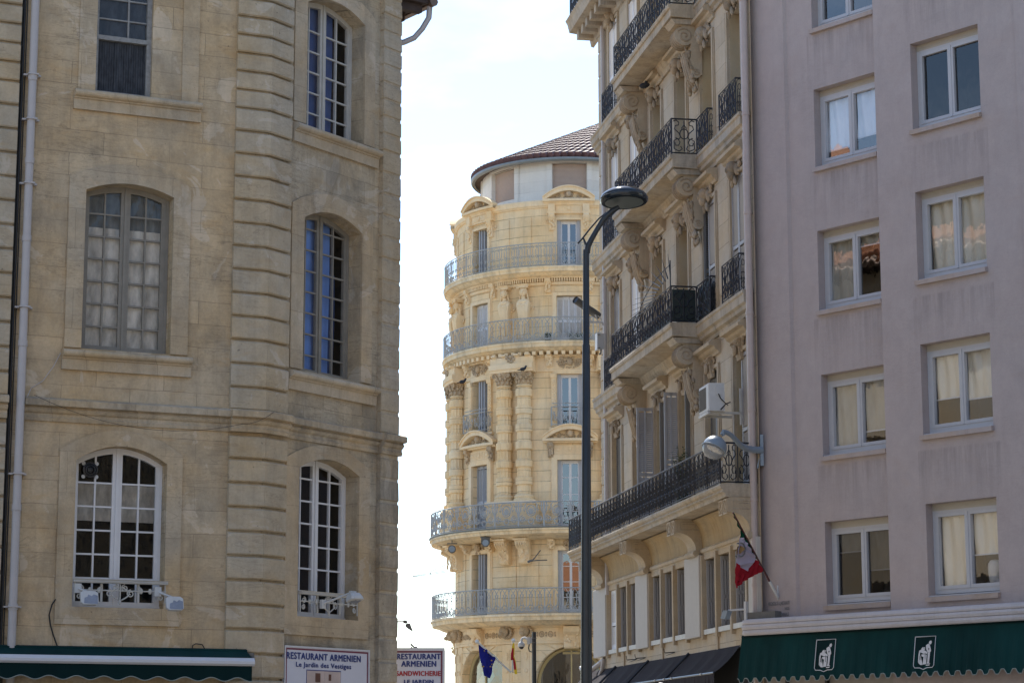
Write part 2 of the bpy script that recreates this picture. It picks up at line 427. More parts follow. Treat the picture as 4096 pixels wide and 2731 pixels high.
M['far'] = stone('cream render', (.42, .385, .33, 1), .08, None, 0, .15, 0, .2)
M['photo_warm'] = paint('printed photo', (.50, .40, .36, 1), .15, .5)
M['photo_dark'] = paint('printed dark frame', (.12, .05, .03, 1), .15, .5)
# ================================================================== old limestone corner building
P0 = (-3.874, 35.0)
LF, LR = Flat(*P0, 66.0), Flat(*P0, 34.5)
left = thing('stone_building', 'old weathered limestone corner building with rusticated quoins and arched small pane windows', 'building', LF)
EAVE = 15.0
LRW = 3.33
corner = LR.W(LRW, 0, 0)
LB = Flat(corner.x, corner.y, -36.0)          # wing turning away behind the far corner
# openings: u0, u1, z0, spring, rise
A1 = (-2.89, -1.51, 7.76, 10.22, .15); A0 = (-2.905, -1.51, 3.88, 6.06, .24); AT = (-2.80, -1.91, 11.79, 14.6, 0)
B2 = (.90, 2.40, 7.75, 10.24, .2); B3 = (.90, 2.42, 11.79, 13.86, .2); B0 = (.86, 2.39, 3.85, 6.18, .2)
def op(a): return arch_poly(*a) if a[4] else rect(a[0], a[1], a[2], a[3])
def wall_with(fr, u0, u1, z0, z1, ops, m, depth, name='wall'):
    b = MB(fr); b.sheet(rect(u0, u1, z0, z1), [op(a) for a in ops], 0)
    for a in ops: b.reveal(op(a), 0, -depth)
    return b.build(name, m, left)
wall_with(LF, -14, 0, 0, EAVE + 1.5, [A1, A0, AT], M['wall_stone'], .34)
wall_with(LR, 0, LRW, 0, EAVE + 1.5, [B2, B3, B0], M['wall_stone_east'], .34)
b = MB(LB); b.sheet(rect(0, 26, 0, EAVE), [rect(2 + 3.6 * i, 3.3 + 3.6 * i, z, z + 2.2) for i in range(6) for z in (4, 8, 11.6)], 0)
for i in range(6):
    for z in (4, 8, 11.6): b.reveal(rect(2 + 3.6 * i, 3.3 + 3.6 * i, z, z + 2.2), 0, -.3)
b.build('wall', M['far'], left)
b = MB(LB)
for i in range(6):
    for z in (4, 8, 11.6): b.box(2 + 3.6 * i, 3.3 + 3.6 * i, -.3, -.36, z, z + 2.2)
b.build('shutter_row', M['shutter'], left)
# closing walls and roof
e0 = LF.W(-14, 0, 0); e1 = LB.W(26, 0, 0); inn = Vector((-30, 50, 0))
b = MB()
ring = [e0, LF.W(0, 0, 0), corner, e1, inn]
for p, q in ((e1, inn), (inn, e0)):
    b.face((p.x, p.y, 0), (q.x, q.y, 0), (q.x, q.y, EAVE + 1.5), (p.x, p.y, EAVE + 1.5))
b.build('rear_wall', M['far'], left)
b = MB()
apex = Vector((-16, 48, EAVE + 5.5))
top = [LF.W(-14, .4, EAVE + 1.5), LF.W(0, .4, EAVE + 1.5), LR.W(LRW, .4, EAVE + 1.5) * 1, LB.W(.2, -.2, EAVE + 1.5), LB.W(26, -.2, EAVE + 1.5), inn + Vector((0, 0, EAVE + 1.5))]
for i in range(len(top)):
    p, q = top[i], top[(i + 1) % len(top)]
    b.face(tuple(p), tuple(q), tuple(apex))
b.build('roof', M['tile_orange'], left)
# overhanging timber eave, clay tiles and gutter of the wing
b = MB(LB)
b.box(-.05, 26, .02, .62, 14.62, 14.72)
for i in range(30): b.box(.05 + i * .55, .17 + i * .55, .02, .56, 14.47, 14.62)
b.build('eave', M['wood_soffit'], left)
b = MB(LB)
for i in range(90): b.tube([(-.02 + i * .24, .74, 14.8), (-.02 + i * .24, -.6, 15.45)], .11, 6)
b.build('eave_tiles', M['tile_orange'], left)
b = MB(LB)
b.tube([(-.12, .70, 14.66), (26, .70, 14.7)], .085, 8)
b.build('gutter', M['copper'], left, True)
b = MB(LB)
b.tube([(.02, .70, 14.62), (.03, .69, 14.40), (.10, .60, 14.2), (.14, .46, 14.02), (.22, .3, 13.93), (.35, .06, 13.86)], .052, 8)
b.tube([(.35, .06, 13.9), (.35, .06, 0.2)], .05, 8)
b.build('downpipe', M['pipe'], left, True)

# quoin blocks with sunk joints
def joints():
    z = 0.25; out = [0.25]
    while z < 16.2:
        z += .372 if z < 11.75 else .302
        out.append(z)
    return out
JZ = joints()
def quoin(fr, u0, u1, zlo, zhi, m, n=.085, name='quoin', m0=0, m1=0):
    b = MB(fr)
    for a, c in zip(JZ, JZ[1:]):
        a2, c2 = max(a, zlo), min(c, zhi)
        if c2 - a2 < .06: continue
        g = .019
        j = random.uniform(-.006, .006); h = random.uniform(-.005, .005)
        b.prof([(0, a2 + g), (n - .022, a2 + g), (n + j, a2 + g + .02), (n + h, c2 - g - .02), (n - .022, c2 - g), (0, c2 - g)], u0, u1, 1, m0, m1)
        b.box(u0 + .008, u1 - .008, 0, n - .07, a2 - .02, a2 + g + .004)
    return b.build(name, m, left)
BZ0, BZ1 = 6.62, 6.95
t15 = math.tan(R(31.5 / 2))
for lo, hi in ((0, BZ0), (BZ1, 16.3)):
    quoin(LF, -.55, 0, lo, hi, M['quoin'], m1=t15)
    quoin(LR, 0, .50, lo, hi, M['quoin'], m0=-t15)
    quoin(LR, 2.88, 3.375, lo, hi, M['quoin_dark'] if hi < 7 else M['quoin'])
    b = MB(LR); b.box(2.9, 3.372, -.3, .068, lo, hi); b.build('quoin_core', M['quoin'], left)
    quoin(LF, -6.2, -3.98, lo, hi, M['quoin'])
# string course
bp = [(0, BZ0), (.03, BZ0), (.045, BZ0 + .05), (.03, BZ0 + .07), (.03, BZ0 + .11), (.06, BZ0 + .13), (.085, BZ0 + .17), (.06, BZ0 + .205), (.14, BZ0 + .22), (.145, BZ0 + .31), (.10, BZ0 + .335), (0, BZ1 + .03)]
bq = [(n + .085 if n else 0, z) for n, z in bp]
b = MB(LF); b.prof(bp, -3.72, -.55); b.prof(bq, -6.2, -3.98); b.prof(bq, -.55, 0, 1, 0, t15)
b.build('string_course', M['band'], left)
b = MB(LR); b.prof(bp, .50, 2.88); b.prof(bq, 0, .5, 1, -t15, 0); b.prof(bq, 2.88, 3.42)
b.build('string_course', M['band'], left)

# raised surrounds
def surround(fr, a, wl, wr, wt, wb, m, n=.036):
    u0, u1, z0, zs, rise = a; b = MB(fr)
    at_ = arc_top(u0, u1, zs, rise, 16)
    ot = arc_top(u0 - wl, u1 + wr, zs + wt * .62, rise + wt * .38, 16)
    for i in range(16):
        pl = [at_[i], ot[i], ot[i + 1], at_[i + 1]]
        b.prism(pl, 0, n)
    b.prism(rect(u1, u1 + wr, z0 - wb, zs), 0, n); b.prism([(u1, zs), (u1 + wr, zs), (ot[0][0], ot[0][1])], 0, n)
    b.prism(rect(u0 - wl, u0, z0 - wb, zs), 0, n); b.prism([(u0 - wl, zs), (u0, zs), (ot[-1][0], ot[-1][1])], 0, n)
    if wb: b.prism(rect(u0, u1, z0 - wb, z0), 0, n)
    return b.build('window_surround', m, left)
surround(LF, A1, .26, .27, .30, 0, M['surround']); surround(LF, A0, .25, .24, .24, .26, M['surround'])
surround(LR, B2, .31, .28, .30, 0, M['surround']); surround(LR, B3, .31, .28, .30, 0, M['surround']); surround(LR, B0, .31, .27, .22, .29, M['surround'])
b = MB(LF); b.prism(rect(-3.07, -2.80, 11.79, 16), 0, .02); b.prism(rect(-1.43, -1.165, 11.79, 16), 0, .03)
b.build('window_surround', M['surround'], left)
# sills
def sill(fr, u0, u1, zt):
    pr = [(0, zt - .30), (.055, zt - .30), (.06, zt - .14), (.085, zt - .135), (.085, zt - .115), (.10, zt - .11)]
    pr += [(.10 + .062 * sin(pi * i / 6), zt - .055 - .055 * cos(pi * i / 6)) for i in range(7)] + [(0, zt + .005)]
    b = MB(fr); b.prof(pr, u0, u1)
    return b.build('window_sill', M['sill'], left)
sill(LF, -3.18, -1.18, 7.72); sill(LF, -3.13, -1.12, 11.77); sill(LR, .545, 2.79, 7.70); sill(LR, .585, 2.79, 11.745)

# arched casement windows
def casement(fr, a, n, rows, pitch, zbar0, fm, gm, name='window', stile=.065, mun=.026, skip_top=0, cols=2):
    u0, u1, z0, zs, rise = a; c = (u0 + u1) / 2; hw = (u1 - u0) / 2
    top = lambda u: zs + rise * (1 - ((u - c) / hw) ** 2) if rise else zs
    b = MB(fr); f0, f1 = n - .03, n + .03
    def vbar(ua, ub, g0, g1): b.prism([(ua, z0), (ub, z0), (ub, top(ub) + .002), (ua, top(ua) + .002)], g0, g1)
    vbar(u0 + .003, u0 + .05, f0 - .02, f1 + .012); vbar(u1 - .05, u1 - .003, f0 - .02, f1 + .012)
    vbar(u0 + .05, u0 + .05 + stile, f0, f1); vbar(u1 - .05 - stile, u1 - .05, f0, f1)
    vbar(c - .075, c - .012, f0, f1); vbar(c + .012, c + .075, f0, f1); vbar(c - .022, c + .022, f0 + .01, f1 + .022)
    b.box(u0 + .05, u1 - .05, f0 - .01, f1 + .004, z0, z0 + .10); b.box(u0, u1, f0 - .03, f1 + .03, z0, z0 + .045)
    k = 14; hd = .085
    for i in range(k):
        ua = u0 + .01 + (u1 - u0 - .02) * i / k; ub = u0 + .01 + (u1 - u0 - .02) * (i + 1) / k
        b.prism([(ua, top(ua) - hd), (ub, top(ub) - hd), (ub, top(ub)), (ua, top(ua))], f0 - .01, f1 + .006)
    leaves = ((u0 + .05 + stile, c - .075), (c + .075, u1 - .05 - stile))
    for la, lb in leaves:
        for q in range(1, cols):
            x = la + (lb - la) * q / cols; vbar(x - mun / 2, x + mun / 2, f0 + .008, f1 - .006)
        z = zbar0
        for r in range(rows):
            if z < top((la + lb) / 2) - hd - .1: b.box(la, lb, f0 + .01, f1 - .01, z - mun / 2, z + mun / 2)
            z += pitch
    w = b.build(name, fm, left)
    g = MB(fr)
    for la, lb in leaves:
        xs = [la + (lb - la) * q / cols for q in range(cols + 1)]
        for xa, xb in zip(xs, xs[1:]):
            z = z0 + .1; zz = zbar0
            while z < zs:
                z2 = min(zz, zs); t = random.uniform(-.004, .004); t2 = random.uniform(-.003, .003)
                g.face((xa, n + t, z), (xb, n + t2, z), (xb, n - t, z2), (xa, n - t2, z2)); z = z2; zz += pitch
            if rise: g.face((xa, n, zs), (xb, n, zs), (xb, n, top(xb)), (xa, n, top(xa)))
    g.build('pane', gm, w)
    return w
def room(fr, a, n, m=None, name='dark_room'):
    """dark room behind a window: back wall, sides, floor and ceiling"""
    u0, u1, z0, zs, rise = a; b = MB(fr)
    b.reveal(rect(u0 - .3, u1 + .3, z0 - .3, zs + rise + .3), n, n - 1.2); b.face(*[(u, n - 1.2, z) for u, z in rect(u0 - .3, u1 + .3, z0 - .3, zs + rise + .3)])
    return b.build(name, m or M['void'], left)
def hang(fr, u0, u1, z0, z1, n, m, w, amp=.02, nf=7, k=26, name='curtain', ph=0):
    b = MB(fr); g = []
    for i in range(k + 1):
        u = u0 + (u1 - u0) * i / k
        row = []
        for j in range(7):
            z = z0 + (z1 - z0) * j / 6
            row.append(b.v(u, n + amp * sin(nf * 2 * pi * i / k + ph + j * .25) + amp * .5 * sin(3.3 * i + j), z))
        g.append(row)
    for r0, r1 in zip(g, g[1:]):
        for j in range(6): b.f.append([r0[j], r1[j], r1[j + 1], r0[j + 1]])
    return b.build(name, m, w, True)
NW = -.27
w = casement(LF, A1, NW, 6, .352, 8.16, M['frame_old'], M['glass_old'], stile=.07)
hang(LF, A1[0] + .03, A1[1] - .03, 7.8, 9.72, NW - .05, M['curtain_white'], w, .012, 6)
hang(LF, A1[0] + .03, -2.2, 9.2, 10.3, NW - .08, M['curtain_teal'], w, .01, 3)
hang(LF, -2.19, A1[1] - .03, 9.55, 10.3, NW - .08, M['curtain_teal'], w, .014, 4, ph=2)
w = casement(LF, A0, NW, 7, .358, 4.33, M['frame_white'], M['glass_old'], stile=.05)
hang(LF, A0[0] + .03, A0[1] - .03, 5.22, 5.78, NW - .3, M['curtain_white'], w, .012, 6, name='reflection_band')  # pale cloth standing in for a reflection across the upper panes
fan = MB(LF)                                                # round ventilator set in the top left pane
fc = (-2.63, NW + .05, 5.95)
for r, r2 in ((.10, .02), (.065, .014), (.03, .012)): fan.tube([(fc[0] + r * cos(2 * pi * i / 18), fc[1], fc[2] + r * sin(2 * pi * i / 18)) for i in range(19)], r2, 5)
fan.ell(fc, (.03, .02, .03)); fan.build('ventilator', M['plastic_dark'], w)
fan = MB(LF)
for du in (-.1, .1):
    for dz in (-.1, .1): fan.ell((fc[0] + du, fc[1] - .02, fc[2] + dz), (.032, .01, .032))
fan.build('ventilator_mount', M['plastic'], w)
w = casement(LR, B2, NW - .02, 7, .348, 8.08, M['frame_old'], M['glass_clear'], stile=.06)
hang(LR, B2[0] + .03, 2.02, 7.8, 10.4, NW - .1, M['curtain_blue'], w, .012, 4); hang(LR, 2.02, B2[1] - .02, 7.8, 9.6, NW - .28, M['curtain_deep'], w, .02, 3)
w = casement(LR, B3, NW - .02, 7, .352, 12.13, M['frame_pale'], M['glass_clear'], stile=.06)
hang(LR, B3[0] + .03, 2.02, 11.85, 14.0, NW - .1, M['curtain_deep'], w, .012, 4)
w = casement(LR, B0, NW - .02, 7, .358, 4.28, M['frame_white'], M['glass_clear'], stile=.05)
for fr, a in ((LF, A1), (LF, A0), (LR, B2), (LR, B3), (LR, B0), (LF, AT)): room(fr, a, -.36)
# tall narrow sash with a boarded lower half
u0, u1, z0, zs, _ = AT
b = MB(LF); n = -.12
b.box(u0, u0 + .05, n - .05, n + .05, z0, 14.6); b.box(u1 - .075, u1, n - .05, n + .05, z0, 14.6)
b.box(u0, u1, n - .03, n + .055, 12.66, 12.73); b.box(u0, u1, n - .05, n + .03, z0, z0 + .05)
b.box(-2.29, -2.265, n - .03, n + .02, 12.73, 14.6)
for i in range(6): b.box(u0, u1, n - .03, n + .015, 13.0 + .33 * i, 13.022 + .33 * i)
w = b.build('window', M['frame_grey'], left)
b = MB(LF)
for i in range(20):
    x = u0 + .05 + i * .0385; b.box(x, x + .034, n - .03, n - random.uniform(.008, .02), z0 + .05, 12.66)
b.build('board', M['board'], w)
b = MB(LF); b.face(*[(u, n - .01, z) for u, z in rect(u0, u1, 12.7, 14.6)]); b.build('pane', M['glass_old'], w)
hang(LF, u0 + .04, u1 - .04, 12.7, 14.6, n - .06, M['board'], w, .004, 9)

# downpipe, its dark cable chase and brackets
b = MB(LF); b.tube([(-3.79, .12, 0), (-3.79, .12, 16)], .062, 12)
for z in (3.85, 5.3, 7.75, 9.35, 10.55, 11.85, 13.4): b.tube([(-3.79, .12, z - .045), (-3.79, .12, z + .045)], .072, 12)
dp = b.build('downpipe', M['pipe'], left, True)
for z in (3.85, 5.8, 8.3, 10.2, 11.2, 11.9): b = MB(LF); b.box(-3.92, -3.66, .0, .10, z - .012, z + .012); b.box(-3.87, -3.71, .1, .2, z - .012, z + .012); b.build('pipe_bracket', M['pipe'], dp)
b = MB(LF); b.tube([(-3.93, .03, 0), (-3.93, .03, 16)], .02, 6); b.tube([(-3.89, .03, 0), (-3.89, .03, 16)], .009, 6)
b.build('cable', M['cable'], left)
b = MB(LF); b.box(-3.965, -3.915, .001, .012, 0, 16)
b.build('cable_chase', M['cable'], left)
# loose wires along the string course
def sag(p, q, s, k=12): return [tuple(Vector(p).lerp(Vector(q), i / k) + Vector((0, 0, -s * 4 * (i / k) * (1 - i / k)))) for i in range(k + 1)]
def wire(name, label, fr, pts, r=.007, m='cable'):
    b = MB(fr); b.tube(pts, r, 5); return tag(b.build(name, M[m], None), label, 'cable')
wire('cable', 'thin sagging cable drooping from the string course across the front of the stone building', LF, sag((-3.6, .16, 6.98), (-.4, .2, 6.72), .28) + sag((-.4, .2, 6.72), (.1, .24, 6.93), .05, 4), .0035)
wire('cable', 'loose cable curling up from the string course to the sill beside the white downpipe', LF, [(-3.7, .15, 6.95), (-3.62, .03, 7.1), (-3.45, .03, 7.22), (-3.3, .04, 7.45), (-3.2, .05, 7.66)], .006, 'pipe')
wire('cable', 'black cable hanging from the lower white window surround down to the green awning', LF, [(-3.15, .05, 3.98), (-3.2, .04, 3.9), (-3.235, .03, 3.75), (-3.21, .03, 3.6), (-3.16, .03, 3.45), (-3.08, .05, 3.24)], .011)

# window guards: white rail above iron scrolls
def guard(fr, u0, u1, z, m, label):
    g = thing('window_guard', label, 'window guard', fr)
    b = MB(fr); b.prof([(.0, z - .055), (.1, z - .055), (.11, z - .03), (.10, z - .02), (.115, z), (.0, z)], u0, u1); b.build('handrail', m, g)
    c = (u0 + u1) / 2; L = (u1 - u0) / 2; b = MB(fr)
    b.tube([(u0 + .03, .05, z - .16), (u1 - .03, .05, z - .16)], .011, 5)
    for s in (-1, 1):
        for cu, cz, r in ((.07, -.12, .055), (.16, -.20, .06), (.30, -.13, .035), (L - .12, -.14, .05), (L - .10, -.25, .045)):
            b.tube([(c + s * (cu + (p[0])), .05, z + cz + p[1]) for p in spiral(0, 0, r, r * .25, pi / 2, 1.5)], .010, 5)
        b.tube([(c + s * (.02 + .12 * sin(pi * i / 8)), .05, z - .30 + .2 * i / 8) for i in range(9)], .011, 5)
        for cu in (.32, L - .26): b.ell((c + s * cu, .05, z - .16), (.03, .02, .045))
        b.tube([(c + s * (L - .03), .05, z - .05), (c + s * (L - .03), .05, z - .33)], .012, 5)
    b.tube([(c, .05, z - .06), (c, .05, z - .36)], .012, 5); b.ell((c, .05, z - .33), (.022, .02, .04))
    for s in (-.28, .28): b.box(c + s - .016, c + s + .016, .02, .05, z - .33, z - .03)
    b.build('scrollwork', m, g); return g
guard(LF, A0[0] - .0, A0[1] + .04, 4.29, M['frame_pale'], 'white scrolled iron window guard under the wide white window, fan pane above')
guard(LR, B0[0] + .02, B0[1] - .02, 4.25, M['frame_pale'], 'white scrolled iron window guard under the narrow white window near the quoins')

# floodlights
def flood(fr, base, head, tilt, label, yaw=0.0, s=1.0):
    """square floodlight: base (u, n, z) on the guard, head centre (u, n, z)"""
    t = thing('floodlight', label, 'floodlight', fr, group='white floodlights on the stone building')
    b = MB(fr); b.box(base[0] - .05, base[0] + .05, base[1] - .02, base[1] + .03, base[2] - .07, base[2] + .07); b.tube([base, (head[0], head[1] - .04, head[2] + .1 * s)], .018, 6)
    b.box(head[0] - .07 * s, head[0] + .07 * s, head[1] - .06, head[1] - .01, head[2] + .07 * s, head[2] + .12 * s); b.build('arm', M['plastic'], t)
    b = MB(); h = .135 * s; ca, sa = cos(tilt), sin(tilt)
    def tr(x, y, z):   # x along u, y outward, z up, tilted about u
        y, z = y * ca - z * sa, y * sa + z * ca
        x, y = x * cos(yaw) - y * sin(yaw), x * sin(yaw) + y * cos(yaw)
        return fr.M @ Vector((head[0] + x, -(head[1] + y), head[2] + z))
    rg = []
    for y, k in ((-.07, .55), (-.055, .75), (.0, .97), (.035, 1.0), (.05, .96)):
        c = .3
        rg.append([tuple(tr(h * k * a, y, h * k * e * .82)) for a, e in ((-1, -1 + c), (-1 + c, -1), (1 - c, -1), (1, -1 + c), (1, 1 - c), (1 - c, 1), (-1 + c, 1), (-1, 1 - c))])
    for p, q in zip(rg, rg[1:]):
        for j in range(8): b.face(p[j], p[(j + 1) % 8], q[(j + 1) % 8], q[j])
    b.face(*rg[0]); b.face(*rg[-1]); b.build('housing', M['plastic'], t)
    b = MB(); b.face(*[tuple(tr(h * .8 * a + .02, .0525, h * .62 * e - .015)) for a, e in ((-1, -.9), (-.2, -1), (.35, -1), (.9, -1), (.95, .55), (.4, .8), (.1, .45), (-.35, .75), (-.5, .3), (-.9, .1))]); b.build('peeling_cover', M['peel'], t)
    return t
flood(LF, (-2.83, .06, 4.15), (-2.72, .32, 3.98), .35, 'white floodlight with grey peeling face at the left end of the wide window guard')
flood(LF, (-1.62, .06, 4.13), (-1.43, .32, 3.93), .35, 'white floodlight with grey peeling face at the right end of the wide window guard')
flood(LR, (1.40, .10, 4.06), (1.60, .58, 4.15), -1.25, 'white floodlight on a long arm in front of the narrow window guard', .2, .92)
# grey floodlight past the far corner
t = thing('floodlight', 'grey floodlight on a thin arm seen against the sky past the stone corner', 'floodlight', loc=at(1595, 2485, 38.2), group=None)
b = MB(); Y = 38.2
def q3(x, y, dy=0): return tuple(at(x, y, Y + dy))
b.tube([q3(1585, 2484.5, .1), q3(1614, 2484.5)], .012, 6); b.build('arm', M['plastic'], t)
b = MB(); pl = [(1613, 2479), (1627, 2479), (1631, 2490), (1620, 2493), (1613, 2489)]
for P in (pl, [(1621, 2499), (1626, 2492), (1640, 2491), (1653, 2526), (1632, 2513), (1624, 2507)]):
    f = [q3(x, y, -.08) for x, y in P]; k = [q3(x, y, .10) for x, y in P]
    for j in range(len(P)): b.face(f[j], f[(j + 1) % len(P)], k[(j + 1) % len(P)], k[j])
    b.face(*f); b.face(*k)
b.build('housing', M['grille'], t)

# green awning over the ground floor
aw = thing('awning', 'dark green shop awning with white rail and wavy valance on the stone building', 'awning', LF)
b = MB(LF); b.face((-6.2, .10, 3.29), (-.23, .10, 3.29), (-.23, .42, 3.14), (-6.2, .42, 3.14)); b.prof([(.02, 3.16), (.16, 3.16), (.17, 3.28), (.10, 3.30), (.02, 3.28)], -6.2, -.23)
b.build('canopy', M['canvas_green'], aw)
b = MB(LF); b.prof([(.38, 3.03), (.47, 3.03), (.50, 3.06), (.50, 3.10), (.46, 3.15), (.38, 3.15)], -6.2, -.21); b.build('front_rail', M['rail_white'], aw)
b = MB(LF); g = []; k = 260
for i in range(k + 1):
    u = -6.2 + 5.96 * i / k; zb = 2.83 + .028 * cos(2 * pi * (u + .06) / .405)
    g.append((u, zb))
for (ua, za), (ub, zb) in zip(g, g[1:]): b.face((ua, .45, za), (ub, .45, zb), (ub, .45, 3.04), (ua, .45, 3.04))
b.build('valance', M['canvas_dark'], aw)
b = MB(LF); b.tube([(u, .452, z) for u, z in g], .007, 5); b.build('valance_piping', M['trim_pale'], aw)
b = MB(LF); b.box(-.235, -.13, .05, .2, 3.08, 3.24); b.ell((-.17, .25, 3.13), (.04, .06, .06)); b.build('winch', M['grille'], aw)
b = MB(LF); b.tube([(-1.05, .03, 3.2), (-1.05, .03, 3.34), (-1.0, .03, 3.37), (-.9, .03, 3.36), (-.86, .03, 3.3)], .008, 5)
tag(b.build('cable', M['cable']), 'short loop of cable standing above the right part of the green awning', 'cable')

# sign board flat on the wall, and the projecting one past the corner
def letters(txt, fr, u, n, z, w, h, m, parent, name='lettering', off=.012, depth=.004, squeeze=True):
    c = bpy.data.curves.new(name, 'FONT'); c.body = txt; c.space_character = 1.12; c.extrude = .0; c.resolution_u = 3; c.align_x = 'LEFT'
    o = bpy.data.objects.new('tmp', c); COL.objects.link(o)
    dg = bpy.context.evaluated_depsgraph_get(); me = bpy.data.meshes.new_from_object(o.evaluated_get(dg))
    bpy.data.objects.remove(o); xs = [v.co.x for v in me.vertices]; ys = [v.co.y for v in me.vertices]
    x0, x1, y0, y1 = min(xs), max(xs), min(ys), max(ys); b = MB(fr)
    b.p = [(u + (v.co.x - x0) / (x1 - x0) * w, n, z + (v.co.y - y0) / (y1 - y0) * h) for v in me.vertices]
    b.f = [list(p.vertices) for p in me.polygons]; bpy.data.meshes.remove(me)
    base_p, base_f = list(b.p), list(b.f); dd = h * .075 * min(1, off / .02)
    for i, (du, dz) in enumerate(((dd, 0), (-dd, 0), (0, dd * .5), (0, -dd * .5))):   # thicker strokes
        k = len(b.p); b.p += [(p[0] + du, p[1] + .0007 * (i + 1), p[2] + dz) for p in base_p]; b.f += [[q + k for q in f] for f in base_f]
    return b.build(name, m, parent)
sg = thing('sign_board', 'white restaurant sign with navy lettering and maroon border flat on the stone wall', 'sign', LR)
U0, U1, ZT, ZB = .52, 2.64, 3.385, 1.9
b = MB(LR); b.box(U0, U1, .03, .075, ZB, ZT); b.build('board', M['sign'], sg)
b = MB(LR)
for x in ((U0, U0 + .022), (U1 - .022, U1)): b.box(x[0], x[1], .03, .09, ZB, ZT)
b.box(U0 + .022, U1 - .022, .03, .09, ZT - .022, ZT); b.build('frame', M['rail_white'], sg)
b = MB(LR)
for x in ((U0 + .035, U0 + .06), (U1 - .06, U1 - .035)): b.box(x[0], x[1], .07, .079, ZB, ZT - .035)
b.box(U0 + .06, U1 - .06, .07, .079, ZT - .06, ZT - .035); b.build('border', M['maroon'], sg)
letters('RESTAURANT ARMENIEN', LR, .572, .080, 3.184, 1.834, .100, M['navy'], sg, off=.02)
letters('Le Jardin des Vestiges', LR, .80, .080, 3.045, 1.363, .095, M['navy'], sg, off=.016)
b = MB(LR); b.box(1.055, 1.91, .07, .078, ZB, 3.03); b.build('photo_edge', M['navy'], sg)
b = MB(LR); b.box(1.065, 1.50, .07, .082, ZB, 3.015); b.box(1.505, 1.90, .07, .082, ZB, 3.015); b.build('photo', M['photo_warm'], sg)
b = MB(LR); b.box(1.27, 1.39, .082, .086, 2.84, 2.98); b.box(1.6, 1.66, .082, .086, 2.87, 2.97); b.build('photo_picture', M['photo_dark'], sg)
SP = Flat(*at(1545, 2700, 38.3).xy, 88.0)
a0 = SP.P(1560, 2595)[0]; a1, zt = SP.P(1779, 2592)
s2 = thing('sign_board', 'projecting white restaurant sign seen beyond the corner, navy and red lettering', 'sign', SP)
b = MB(SP); b.box(a0, a1, -.06, .0, 1.7, zt); b.build('board', M['sign'], s2)
b = MB(SP); b.box(a0, a1, -.075, .015, zt - .035, zt + .01); b.box(a1 - .035, a1 + .005, -.07, .012, 1.7, zt - .035); b.build('frame', M['rail_white'], s2)
b = MB(SP); b.box(a0, a1 - .035, 0, .006, zt - .068, zt - .04); b.box(a1 - .065, a1 - .037, 0, .006, 1.7, zt - .068); b.build('border', M['maroon'], s2)
def on2(txt, x0, x1, yt, yb, m):
    u0, z1 = SP.P(x0, yt); u1, z0 = SP.P(x1, yb); letters(txt, SP, u0, .007, z0, u1 - u0, z1 - z0, m, s2, off=.02)
on2('RESTAURANT', 1589, 1762, 2613, 2635, M['navy']); on2('ARMENIEN', 1606, 1744, 2642, 2664, M['navy'])
on2('SANDWICHERIE', 1586, 1762, 2682, 2701, M['red_ink']); on2('LE JARDIN', 1617, 1733, 2717, 2737, M['navy'])
# ================================================================== beige balconied apartment building
HF = Flat(5.155, 48.0, 180 - 9.9)
haus = thing('apartment_building', 'beige ornate apartment building with dark iron balconies and carved scroll consoles', 'building', HF)
def hb(): return MB(HF)
UL = -15.2; HTOP = 26.5
WU = [-13.85, -11.37, -8.90, -6.35, -3.86, -1.41]; WW = 1.08
SL = [7.33, 11.55, 15.50, 19.15, 22.75]
HEAD = [10.33, 14.31, 18.21, 21.9]
opens = []
for f in range(4):
    for u in WU: opens.append((f, u))
lowop = []
for g0 in (-14.40, -9.42, -4.20):
    for i in range(3):
        a = g0 + .06 + i * 1.245; lowop.append((a, a + 1.10))
b = hb()
holes = [rect(u, u + WW, SL[f] + .06, HEAD[f]) for f, u in opens] + [rect(a, c, 4.52, 6.12) for a, c in lowop]
b.sheet(rect(UL, .35, 0, HTOP), holes, 0)
for h in holes: b.reveal(h, 0, -.36)
b.build('wall', M['haus'], haus)
b = hb(); p = HF.W(UL, 0, 0)
b.face((UL, 0, 0), (UL, 0, HTOP), (UL + 6, -11, HTOP), (UL + 6, -11, 0)); b.face((UL, 0, HTOP), (.35, 0, HTOP), (.35, -14, HTOP), (UL + 6, -14, HTOP))
b.face((.35, -14, 0), (.35, -14, HTOP), (UL + 6, -11, HTOP), (UL + 6, -11, 0))
b.build('rear_wall', M['haus'], haus)
# painted jambs set in the openings
for f, u in opens:
    b = hb(); b.box(u - .0, u + .012, -.35, -.02, SL[f] + .07, HEAD[f] - .01); b.build('window_jamb', M['haus_jamb'], haus)
# corner pier blocks
b = hb(); z = 7.6
while z < 24:
    b.prof([(0, z + .01), (.035, z + .01), (.05, z + .03), (.05, z + .70), (.035, z + .72), (0, z + .72)], UL - .02, UL + .62); z += .735
b.build('corner_pier', M['haus'], haus)
for q, (uu, nn) in enumerate(((-14.42, .09),)):
    b = hb(); b.tube([(uu, nn, 6), (uu, nn, 24)], .065, 8); b.build('downpipe', M['pipe'], haus, True)

